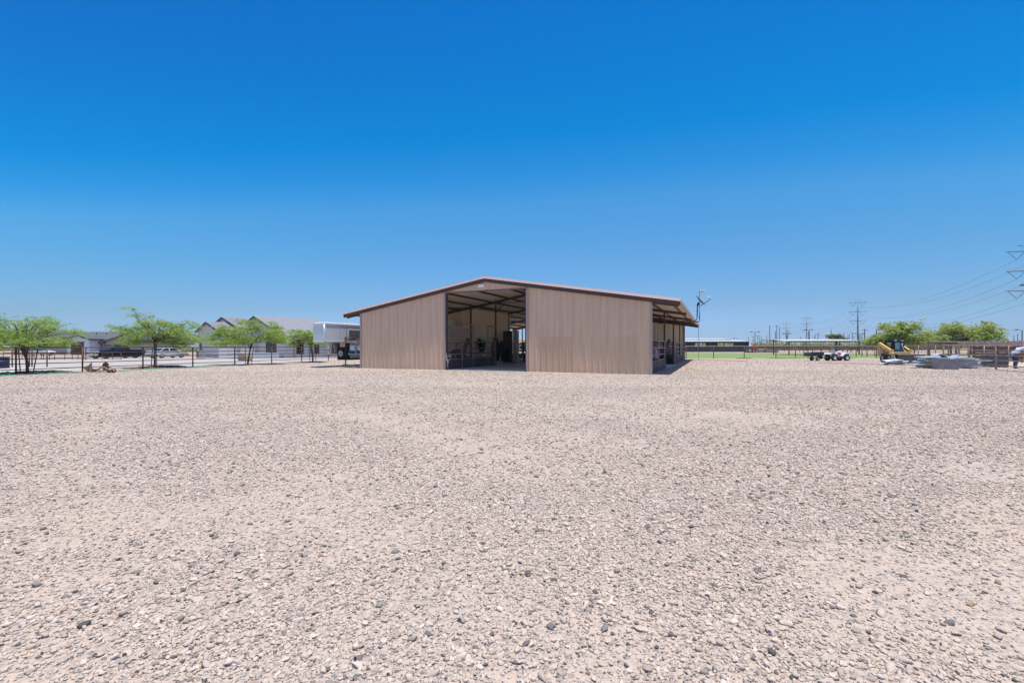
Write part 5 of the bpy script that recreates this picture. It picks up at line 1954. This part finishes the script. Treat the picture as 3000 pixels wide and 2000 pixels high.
# ------------------------------------------------------------------ metal sheets, box and trough
def sheet_mesh(L, W_, amp, per, bend=0.0, th=.012, seed=0):
    mb = MB()
    rr = np.random.default_rng(seed)
    nx, ny = 14, 22
    top_ = []
    ph = rr.uniform(0, 6)
    for i in range(nx + 1):
        for j in range(ny + 1):
            x, y = L * i / nx - L / 2, W_ * j / ny - W_ / 2
            z = amp * math.sin(2 * PI * y / per) + bend * (math.sin(x * 1.4 + ph) + .5 * math.sin(y * 4 + ph))
            top_.append((x, y, z))
    vs = top_ + [(x, y, z - th) for x, y, z in top_]
    n = len(top_)
    fs = []
    for i in range(nx):
        for j in range(ny):
            a = i * (ny + 1) + j
            fs += [(a, a + ny + 1, a + ny + 2, a + 1), (n + a, n + a + 1, n + a + ny + 2, n + a + ny + 1)]
    for i in range(nx):
        for j in (0, ny):
            a = i * (ny + 1) + j
            fs.append((a, a + ny + 1, n + a + ny + 1, n + a))
    for j in range(ny):
        for i in (0, nx):
            a = i * (ny + 1) + j
            fs.append((a, a + 1, n + a + 1, n + a))
    mb.add(vs, fs)
    return mb


DS = 30.3
gM = 'galvanised panels in the long stack at the right'
labs = ['bottom galvanised sheet of the long stack', 'second galvanised sheet from the bottom of the long stack', 'third galvanised sheet from the bottom, poking out at the left',
        'middle galvanised sheet of the long stack', 'wide galvanised sheet above the middle of the stack', 'sheet jutting right beyond the grey metal box', 'bluish sheet near the top of the stack',
        'second sheet from the top of the long stack', 'bright topmost sheet of the long stack']
rr = np.random.default_rng(4)
for i, lab in enumerate(labs):
    L_ = [2.7, 3.5, 3.8, 3.0, 3.3, 3.5, 2.9, 2.7, 2.5][i]
    th_ = [.085, .08, .075, .06, .075, .05, .045, .045, .04][i]
    z = [.10, .19, .28, .37, .46, .55, .62, .69, .76][i]
    o = sheet_mesh(L_, 1.0 - .02 * i, .012, .25, .012, th_, i).build('steel_sheet', M_galv2 if i in (0, 1, 3) else M_galv, None)
    o.location = (wx(2676 + [88, 100, 84, 84, 92, 112, 92, 82, 74][i], DS) + .15, DS + rr.uniform(-.12, .12) - .1 * (i % 2), z)
    o.rotation_euler = (rr.normal(0, .03), rr.normal(0, .015), R(-14) + rr.normal(0, .05))
    tag(o, lab, 'steel sheet', gM)
bx = thing('metal_box', 'grey dented metal box in front of the galvanised stack', 'box', (wx(2779, 28.7), 28.7, 0), R(-24))
M_gbox = mat('dull_grey_sheet', (.27, .25, .255), .6, .1, var=.3, scale=3, stretch=(3, 3, 1))
MB().box(-.56, .50, 0, .8, .0, .74).build('body', M_gbox, bx, bevel=.015)
MB().box(-.58, .52, -.03, -.001, .69, .75).build('rim_edge', M_galv, bx)
MB().box(.66, .73, -.03, .9, -.0, .74).build('corner_strip', M_galv2, bx) if False else None
mb = MB()
pts_t, N_ = [], 28
for k_ in range(N_ + 1):
    x = -.60 + 1.2 * k_ / N_
    u = k_ / N_
    z = .80 + (.12 * math.sin(u * PI / .36) if u < .36 else -.20 * math.sin((u - .36) / .5 * PI) if u < .86 else .03)
    pts_t.append((x, max(z, .60) + .02))
poly = pts_t + [(x, z - .035) for x, z in pts_t[::-1]]
vs, fs = [], []
for (x, z) in pts_t:
    vs += [(x, -.09, z), (x, .85, z), (x, .85, z - .03), (x, -.09, z - .03)]
for k_ in range(N_):
    for q in range(4):
        fs.append((4 * k_ + q, 4 * k_ + (q + 1) % 4, 4 * k_ + 4 + (q + 1) % 4, 4 * k_ + 4 + q))
fs += [(0, 1, 2, 3), (4 * N_, 4 * N_ + 1, 4 * N_ + 2, 4 * N_ + 3)]
mb.add(vs, fs)
o = mb.build('curved_sheet', M_galv, None)
o.location = (wx(2779, 28.7), 28.7, .06)
o.rotation_euler = (0, 0, R(-24))
tag(o, 'wavy bent galvanised sheet lying on the grey metal box', 'metal sheet')
rr = np.random.default_rng(14)
for i, lab in enumerate(('lowest crumpled sheet of the small pile before the loader', 'crumpled sheet just above the lowest of the small pile', 'middle crumpled sheet of the small pile before the loader',
                         'upper crumpled sheet of the small pile before the loader', 'bright topmost crumpled sheet of the small pile')):
    o = sheet_mesh(1.75 - .2 * i, .8 - .04 * i, .02, .3, .05, .01, 30 + i).build('metal_sheet', M_galv if i % 2 == 0 else M_galv2, None)
    o.location = (wx(2611 + rr.uniform(-7, 7) + i, 35.2), 35.2 + rr.uniform(-.1, .1), .10 + .075 * i)
    o.rotation_euler = (rr.normal(.0, .06), rr.normal(0, .06) - .04, rr.normal(-.3, .25))
    tag(o, lab, 'metal sheet', 'crumpled sheets in front of the loader')

# grey feed box behind the corral fence
fb = thing('feed_box', 'dark grey feed box with a sloping lid behind the corral rails', 'box', (wx(2886, 31.5), 31.5, 0), R(-30))
mb = MB()
mb.hexa([(0, 0, 0), (1.15, 0, 0), (1.15, .9, 0), (0, .9, 0), (0, 0, .92), (1.15, 0, .74), (1.15, .9, .74), (0, .9, .92)])
mb.build('body', mat('dark_grey_box', (.10, .10, .105), .6, .2, var=.3), fb, bevel=.01)
mb = MB()
mb.hexa([(-.03, -.03, .925), (1.18, -.03, .745), (1.18, .93, .745), (-.03, .93, .925), (-.03, -.03, .955), (1.18, -.03, .775), (1.18, .93, .775), (-.03, .93, .955)])
mb.build('lid', M_galv2, fb)
MB().box(.53, .58, -.02, -.001, 0, .80).build('strap', M_galv2, fb)


# ------------------------------------------------------------------ animals and the person
def skin(name, nodes, edges, m, parent, root=0, sub=1, label=None):
    """nodes: {key: (x, y, z, r)} or (x, y, z, rx, ry)"""
    keys = list(nodes)
    me = bpy.data.meshes.new(name)
    me.from_pydata([nodes[k_][:3] for k_ in keys], [(keys.index(a), keys.index(b_)) for a, b_ in edges], [])
    o = bpy.data.objects.new(name, me)
    COL.objects.link(o)
    md = o.modifiers.new('skin', 'SKIN')
    md.use_smooth_shade = True
    sv = me.skin_vertices[0].data
    for i, k_ in enumerate(keys):
        n_ = nodes[k_]
        sv[i].radius = (n_[3], n_[4] if len(n_) > 4 else n_[3])
        sv[i].use_root = (i == root)
    s_ = o.modifiers.new('subsurf', 'SUBSURF')
    s_.levels = s_.render_levels = sub + 1
    me.materials.append(m)
    if parent:
        o.parent = parent
    if label:
        o['label'] = label
    return o


def horse(label, loc, rz_, coat, mane_m, graze=False, mask=None, k_=1.0):
    t = thing('horse', label, 'horse', loc, rz_)
    t.scale = (k_, k_, k_)
    if graze:
        head = {'nb': (.72, 0, 1.22, .19), 'n1': (.98, 0, .98, .14), 'n2': (1.2, 0, .68, .11), 'pl': (1.36, 0, .45, .10), 'h1': (1.42, 0, .26, .085), 'mz': (1.47, 0, .06, .05)}
    else:
        head = {'nb': (.72, 0, 1.38, .21), 'n1': (.92, 0, 1.62, .16), 'n2': (1.08, 0, 1.86, .12), 'pl': (1.2, 0, 2.0, .105), 'h1': (1.36, 0, 1.86, .095), 'mz': (1.60, 0, 1.58, .06)}
    N_ = {'p': (-.62, 0, 1.22, .26), 'b1': (-.3, 0, 1.18, .29), 'b2': (.1, 0, 1.14, .30), 'c': (.48, 0, 1.2, .28), **head}
    E = [('p', 'b1'), ('b1', 'b2'), ('b2', 'c'), ('c', 'nb'), ('nb', 'n1'), ('n1', 'n2'), ('n2', 'pl'), ('pl', 'h1'), ('h1', 'mz')]
    for s_, sg in (('l', 1), ('r', -1)):
        N_.update({'h' + s_: (-.66, sg * .17, 1.05, .18), 'st' + s_: (-.5, sg * .19, .82, .12), 'ho' + s_: (-.78, sg * .18, .52, .065), 'hf' + s_: (-.74, sg * .18, .16, .042), 'hh' + s_: (-.68, sg * .18, .03, .06),
                   's' + s_: (.5, sg * .16, 1.0, .15), 'e' + s_: (.46, sg * .18, .78, .10), 'k' + s_: (.5, sg * .18, .46, .062), 'ff' + s_: (.5, sg * .18, .14, .042), 'fh' + s_: (.54, sg * .18, .03, .06)})
        E += [('p', 'h' + s_), ('h' + s_, 'st' + s_), ('st' + s_, 'ho' + s_), ('ho' + s_, 'hf' + s_), ('hf' + s_, 'hh' + s_), ('c', 's' + s_), ('s' + s_, 'e' + s_), ('e' + s_, 'k' + s_), ('k' + s_, 'ff' + s_), ('ff' + s_, 'fh' + s_)]
        a = Vector(head['pl'][:3])
        N_['ea' + s_] = (a.x - .02, sg * .07, a.z + .10, .03)
        N_['eb' + s_] = (a.x - .02, sg * .09, a.z + .20, .012)
        E += [('pl', 'ea' + s_), ('ea' + s_, 'eb' + s_)]
    skin('body', N_, E, coat, t)
    skin('tail', {'a': (-.85, 0, 1.25, .05), 'b': (-.98, 0, 1.05, .07), 'c': (-1.02, 0, .7, .08), 'd': (-1.0, 0, .4, .03)}, [('a', 'b'), ('b', 'c'), ('c', 'd')], mane_m, t)
    g = [Vector(head[q][:3]) for q in ('nb', 'n1', 'n2', 'pl')]
    off = Vector((-.10, 0, .12)) if not graze else Vector((.06, 0, .14))
    skin('mane', {str(i): (*(v + off), .045, .09) for i, v in enumerate(g)}, [('0', '1'), ('1', '2'), ('2', '3')], mane_m, t)
    if mask:
        a, b_ = Vector(head['pl'][:3]), Vector(head['mz'][:3])
        skin('fly_mask', {'a': (*a.lerp(b_, .05), .125), 'b': (*a.lerp(b_, .4), .115), 'c': (*a.lerp(b_, .75), .09)}, [('a', 'b'), ('b', 'c')], mask, t)
    return t


M_coatk = mat('black_coat', (.012, .010, .010), .5)
M_coatb = mat('brown_coat', (.10, .05, .028), .55, var=.2)
M_coatg = mat('dusty_brown_coat', (.13, .085, .065), .6, var=.2)
horse('black horse standing in the first stall inside the barn door', B(5.95, 3.6), R(66), M_coatk, M_coatk)
horse('brown horse in a pale grey fly mask in the open side stall', B(18.55, 17.6), R(40), M_coatg, M_coatk, mask=mat('pale_mesh', (.45, .45, .46), .8))
horse('brown horse grazing far off behind the quad bike', (wx(2500, 100), 100, 0), R(184), M_coatb, M_coatk, graze=True)

# person bending over in the corral
pd_ = 29.6
pr = thing('person', 'person in a light blue shirt, jeans and pale cap bending over inside the corral', 'person', (wx(2978, pd_), pd_, 0), R(0))
M_skin = mat('skin_tone', (.35, .20, .14), .55)
M_shirt = mat('light_blue_shirt', (.48, .58, .78), .8, var=.15, scale=5)
M_jean = mat('blue_jeans', (.03, .05, .10), .85, var=.3, scale=8)
Np = {'pel': (-.12, 0, .93, .13), 'sp1': (.0, 0, 1.08, .12), 'sp2': (.16, 0, 1.24, .14), 'ch': (.30, 0, 1.34, .14), 'nk': (.44, 0, 1.40, .055), 'hd0': (.53, 0, 1.42, .085), 'hd1': (.62, 0, 1.44, .10), 'hd2': (.68, 0, 1.40, .07),
      'ns': (.72, 0, 1.335, .018)}
Ep = [('pel', 'sp1'), ('sp1', 'sp2'), ('sp2', 'ch'), ('ch', 'nk'), ('nk', 'hd0'), ('hd0', 'hd1'), ('hd1', 'hd2'), ('hd2', 'ns')]
shN, shE, jnN, jnE = {k_: (*Np[k_][:3], Np[k_][3] + .022) for k_ in ('pel', 'sp1', 'sp2', 'ch')}, [('pel', 'sp1'), ('sp1', 'sp2'), ('sp2', 'ch')], {'pel': (-.12, 0, .93, .155)}, []
for s_, sg in (('l', 1), ('r', -1)):
    legs = {'hp' + s_: (-.13, sg * .09, .86, .095), 'kn' + s_: (.02 if sg > 0 else -.10, sg * .11, .48, .062), 'an' + s_: (-.04 if sg > 0 else -.22, sg * .11, .09, .042)}
    Np.update(legs)
    fx = legs['an' + s_][0]
    Np['ft' + s_] = (fx + .17, sg * .12, .04, .035)
    arm = {'sh' + s_: (.32, sg * .18, 1.32, .062), 'el' + s_: (.42, sg * .22, 1.06, .045), 'wr' + s_: (.58, sg * .16, .88, .03)}
    Np.update(arm)
    Np['pa' + s_] = (.64, sg * .15, .83, .034, .018)
    Ep += [('pel', 'hp' + s_), ('hp' + s_, 'kn' + s_), ('kn' + s_, 'an' + s_), ('an' + s_, 'ft' + s_), ('ch', 'sh' + s_), ('sh' + s_, 'el' + s_), ('el' + s_, 'wr' + s_), ('wr' + s_, 'pa' + s_)]
    for i, (dy, ln) in enumerate(((-.030, .060), (-.010, .072), (.010, .068), (.030, .052))):
        Np[f'f{i}{s_}'] = (.675, sg * .15 + dy, .80, .009)
        Np[f'g{i}{s_}'] = (.675 + ln * .45, sg * .15 + dy, .80 - ln * .8, .007)
        Ep += [('pa' + s_, f'f{i}{s_}'), (f'f{i}{s_}', f'g{i}{s_}')]
    Np['t' + s_] = (.63, sg * .15 - sg * .045, .80, .009)
    Ep += [('pa' + s_, 't' + s_)]
    Np['er' + s_] = (.57, sg * .1, 1.41, .018)
    Ep += [('hd1', 'er' + s_)]
    shN.update({'sh' + s_: (.32, sg * .18, 1.32, .082), 'el' + s_: (.41, sg * .215, 1.10, .066)})
    shE += [('ch', 'sh' + s_), ('sh' + s_, 'el' + s_)]
    jnN.update({'hp' + s_: (*legs['hp' + s_][:3], .115), 'kn' + s_: (*legs['kn' + s_][:3], .082), 'an' + s_: (legs['an' + s_][0], legs['an' + s_][1], .12, .062)})
    jnE += [('pel', 'hp' + s_), ('hp' + s_, 'kn' + s_), ('kn' + s_, 'an' + s_)]
skin('body', Np, Ep, M_skin, pr)
skin('shirt', shN, shE, M_shirt, pr)
skin('shirt_tail', {'a': (-.10, 0, 1.02, .10, .15), 'b': (-.26, 0, .99, .05, .15), 'c': (-.36, 0, .93, .02, .12)}, [('a', 'b'), ('b', 'c')], M_shirt, pr)
skin('jeans', jnN, jnE, M_jean, pr)
for sg, fx in ((1, -.04), (-1, -.22)):
    skin('boot', {'a': (fx - .03, sg * .11, .06, .055), 'b': (fx + .07, sg * .115, .045, .05), 'c': (fx + .2, sg * .12, .035, .035)}, [('a', 'b'), ('b', 'c')], mat('brown_boot', (.06, .035, .02), .7), pr)
hat = MB()
hat.M = Matrix.Translation((.60, 0, 1.49)) @ Matrix.Rotation(R(28), 4, 'Y')
hat.lathe([(.125, -.02), (.125, .03), (.105, .09), (.06, .125), (.001, .135)], (0, 0, 0), 'z', 18)
hat.hexa([(.08, -.09, -.02), (.24, -.07, -.025), (.24, .07, -.025), (.08, .09, -.02), (.08, -.09, -.005), (.24, -.07, -.012), (.24, .07, -.012), (.08, .09, -.005)])
hat.build('cap', mat('cream_cap', (.66, .62, .54), .8), pr, smooth=True)

# ------------------------------------------------------------------ power lines
M_pole = mat('blue_grey_steel_pole', (.16, .19, .24), .5, .3)
M_wpole = mat('dark_wood_pole', (.10, .095, .10), .8)
AX = Vector((math.cos(BR), math.sin(BR), 0))
PL = [(3013, 177.0), (2513, 386.0), (2363, 597.0), (2303, 738.0)]
names_ = ['steel power pylon at the right edge, only its left arms in view', 'tallest complete steel power pylon right of the shade shelter', 'third steel power pylon rising behind the shade shelter', 'fourth and smallest steel power pylon with cross arms']
ARM, AZ = 6.4, (38.2, 30.5, 22.8)
first = None
for i, (px, d) in enumerate(PL):
    loc = (wx(px, d), d, 0)
    if i == 0:
        t = thing('power_pylon', names_[0], 'pylon', loc, BR, 'steel power pylons')
        MB().tube([(0, 0, 0), (0, 0, 20), (0, 0, 40)], [.75, .55, .32], 12).build('pole', M_pole, t, smooth=True)
        for z in AZ:
            a_ = MB().tube([(-ARM, 0, z + .2), (0, 0, z), (ARM, 0, z + .2)], [.16, .26, .16], 6).build('cross_arm', M_pole, t)
            for sg in (-1, 1):
                for (xa, xb) in ((ARM * .92, ARM * .52), (ARM * .12, ARM * .52)):
                    MB().tube([(sg * xa, 0, z), (sg * xb, 0, z - 3.0)], .11, 5).build('insulator', mat('blue_glass_insulator', (.10, .20, .32), .4), a_)
        MB().tube([(-3, 0, 40.6), (0, 0, 39.9), (3, 0, 40.6)], .12, 5).build('top_arm', M_pole, t)
        first = t
    else:
        clone(first, names_[i], loc)
M_wire = mat('blue_grey_wire', (.20, .26, .34), .5)
wl = ['upper', 'middle', 'lower']
for i in range(3):
    a = Vector((wx(PL[i][0], PL[i][1]), PL[i][1], 0))
    b_ = Vector((wx(PL[i + 1][0], PL[i + 1][1]), PL[i + 1][1], 0))
    for sg in (-1, 1):
        for j, z in enumerate(AZ):
            mb = MB()
            pts = []
            for k_ in range(25):
                f = k_ / 24
                p = a.lerp(b_, f) + AX * (sg * ARM * .52)
                pts.append(p + Vector((0, 0, z - 3.1 - 4 * 7.5 * f * (1 - f))) - a)
            mb.tube(pts, .05 if i == 0 else .07, 4, cap=False)
            o = mb.build('power_line', M_wire, None)
            o.location = a
            side = 'near' if sg < 0 else 'far'
            tag(o, f'{wl[j]} {side} side conductor in the ' + ['nearest span, right of the tallest complete pylon', 'second span, left of the tallest complete pylon', 'farthest span, between the two smallest pylons'][i], 'power line', 'sagging conductors of the steel pylons')
wpl = [(2255, 953, 300), (2275.5, 953, 330), (2271.7, 971, 300), (2284, 958, 330), (2220, 982, 400), (2226, 982, 400), (2246, 982, 400), (2308, 968, 330), (2371, 971, 300), (2388, 978, 400),
       (2396.7, 976, 330), (2435, 966, 300), (2472, 975, 300), (2497, 974, 330), (2484, 979, 400), (2488, 979, 400), (2502, 985, 420), (2522, 978, 400), (2526, 980, 420), (2533, 963.5, 240), (2540, 983, 420), (2567.6, 962.5, 240),
       (2719, 973, 330), (2727, 965, 250), (2904, 942, 200), (2937, 976, 300), (2970, 981, 330), (2981, 977, 330), (2150, 988, 430), (2160, 990, 430), (2192, 986, 430), (2206, 985, 430), (2232, 985, 430), (2420, 984, 430),
       (2447, 985, 430), (2560, 986, 430), (2750, 985, 430), (2928, 985, 430), (2950, 986, 430), (2345, 986, 430), (2385, 986, 430)]
LM = [(2100, 'the barn'), (2211, 'the first street light'), (2303, 'the smallest pylon'), (2363, 'the third pylon'), (2440, 'the dead tree'), (2513, 'the tallest pylon'),
      (2567, 'the round mesquite'), (2750, 'the spreading mesquite'), (2904, 'the pole with side arms'), (3100, 'the right edge')]
ORD = ['leftmost', 'second', 'third', 'fourth', 'fifth', 'sixth', 'seventh', 'eighth', 'ninth', 'tenth', 'eleventh']
for i, (px, py, d) in enumerate(wpl):
    H = wz(px, py, d)
    sp_l = {0: 'tall plain utility pole, highest one left of the smallest pylon', 1: 'tall pole with cross arm, second highest left of the smallest pylon', 19: 'dark pole just right of the tallest complete pylon',
            21: 'dark pole beside the left edge of the round mesquite', 24: 'tall dark pole with side arms at the right end of the spreading mesquite'}
    lm = [k_ for k_ in range(len(LM) - 1) if LM[k_][0] <= px < LM[k_ + 1][0]][0]
    within = sorted([q[0] for j, q in enumerate(wpl) if LM[lm][0] <= q[0] < LM[lm + 1][0] and j not in sp_l])
    lab = sp_l.get(i) or f'thin pole, {ORD[within.index(px)]} from left between {LM[lm][1]} and {LM[lm + 1][1]}'
    lab = lab.replace('leftmost from left', 'first from left')
    t = thing('utility_pole', lab, 'utility pole', (wx(px, d), d, 0), R(-20), 'utility poles on the skyline')
    MB().tube([(0, 0, 0), (0, 0, H)], [.32 if d < 350 else .3, .2], 7).build('pole', M_wpole if i in (19, 21, 24) else M_pole, t)
    if i == 24:
        for k_ in range(4):
            MB().tube([(0, 0, H - 1 - k_ * 1.9), (1.6, 0, H - .8 - k_ * 1.9)], .07, 5).build('side_arm', M_pole, t)
    elif i % 3 == 1:
        MB().box(-1.3, 1.3, -.08, .08, H - .6, H - .35).build('cross_arm', M_pole, t)
for i, (px, py, d, lab) in enumerate(((2211.7, 973, 150, 'twin headed street light beyond the pasture'), (2305, 978, 170, 'twin headed street light by the left end of the shade shelter'),
                                      (2369, 967, 160, 'twin headed street light behind the shade shelter'), (2517, 978, 160, 'twin headed street light beside the tallest complete pylon'), (2994, 967, 110, 'street light with one long arm at the right edge'))):
    H = wz(px, py, d)
    t = thing('street_lamp', lab, 'street lamp', (wx(px, d), d, 0), R(-10), 'street lights beyond the fences')
    MB().tube([(0, 0, 0), (0, 0, H)], [.13, .09], 8).build('pole', M_wpole, t)
    for sg in ((-1, 1) if i < 4 else (-1,)):
        MB().tube([(0, 0, H - .1), (sg * 1.0, 0, H + .15)], .05, 6).build('arm', M_wpole, t)
        MB().rbox((sg * 1.15, 0, H + .1), (.6, .3, .22), ry=sg * .25).build('lamp_head', M_dark, t, bevel=.03)

# arena flood light whose head just enters the frame on the right
t = thing('flood_light_pole', 'dark flood light head on a pole at the right edge below the pylon arms', 'flood light', (wx(3012, 60), 60, 0))
zf = wz(3000, 835, 60)
MB().tube([(0, 0, 0), (0, 0, zf + .3)], [.12, .08], 10).build('pole', M_wpole, t)
MB().tube([(0, 0, zf), (-.55, 0, zf)], .05, 6).build('arm', M_wpole, t)
hd = MB()
hd.M = Matrix.Translation((-.62, 0, zf)) @ Matrix.Rotation(R(-15), 4, 'Y')
hd.lathe([(.08, -.12), (.3, -.02), (.42, .02), (.3, .1), (.12, .16)], (0, 0, 0), 'z', 16)
hd.build('lamp_head', M_dark, t)

# ------------------------------------------------------------------ far hills
def hills(name, px0, px1, d, prof, seed, m):
    rr = np.random.default_rng(seed)
    n = 90
    mb = MB()
    vs, fs = [], []
    for i in range(n + 1):
        f = i / n
        px = px0 + (px1 - px0) * f
        x = wx(px, d)
        hgt = np.interp(px, [p[0] for p in prof], [p[1] for p in prof]) / F * d
        hgt = max(0, hgt * (1 + .12 * math.sin(i * 1.7) + .1 * rr.normal()))
        vs += [(x, d - d * .04, -2), (x, d, hgt * .55), (x, d + d * .05, hgt), (x, d + d * .12, -2)]
    for i in range(n):
        for q in range(3):
            a = 4 * i + q
            fs.append((a, a + 4, a + 5, a + 1))
    mb.add(vs, fs)
    o = mb.build(name, m, None)
    return structure(o)


M_hill = mat('far_hill', (.16, .15, .19), .9, var=.2, scale=.004)
hills('far_hills', 2180, 3300, 3600, [(2180, 4), (2240, 8), (2262, 14), (2285, 20), (2320, 15), (2360, 8), (2400, 12), (2440, 10), (2520, 6), (2700, 9), (3000, 11), (3300, 6)], 5, M_hill)

# ------------------------------------------------------------------ air: a thin even haze round everything
hz = MB().box(-9000, 9500, -120, 9500, -1.0, 66).build('haze', bpy.data.materials.new('haze'), None)
hm = hz.data.materials[0]
hm.use_nodes = True
hm.node_tree.nodes.clear()
ho = hm.node_tree.nodes.new('ShaderNodeOutputMaterial')
hv = hm.node_tree.nodes.new('ShaderNodeVolumePrincipled')
hv.inputs['Color'].default_value = (.80, .88, 1.0, 1)
hv.inputs['Density'].default_value = 0.00014
hm.node_tree.links.new(hv.outputs[0], ho.inputs['Volume'])
tag(hz, 'thin pale summer haze over the whole plain', 'haze', kind='stuff')
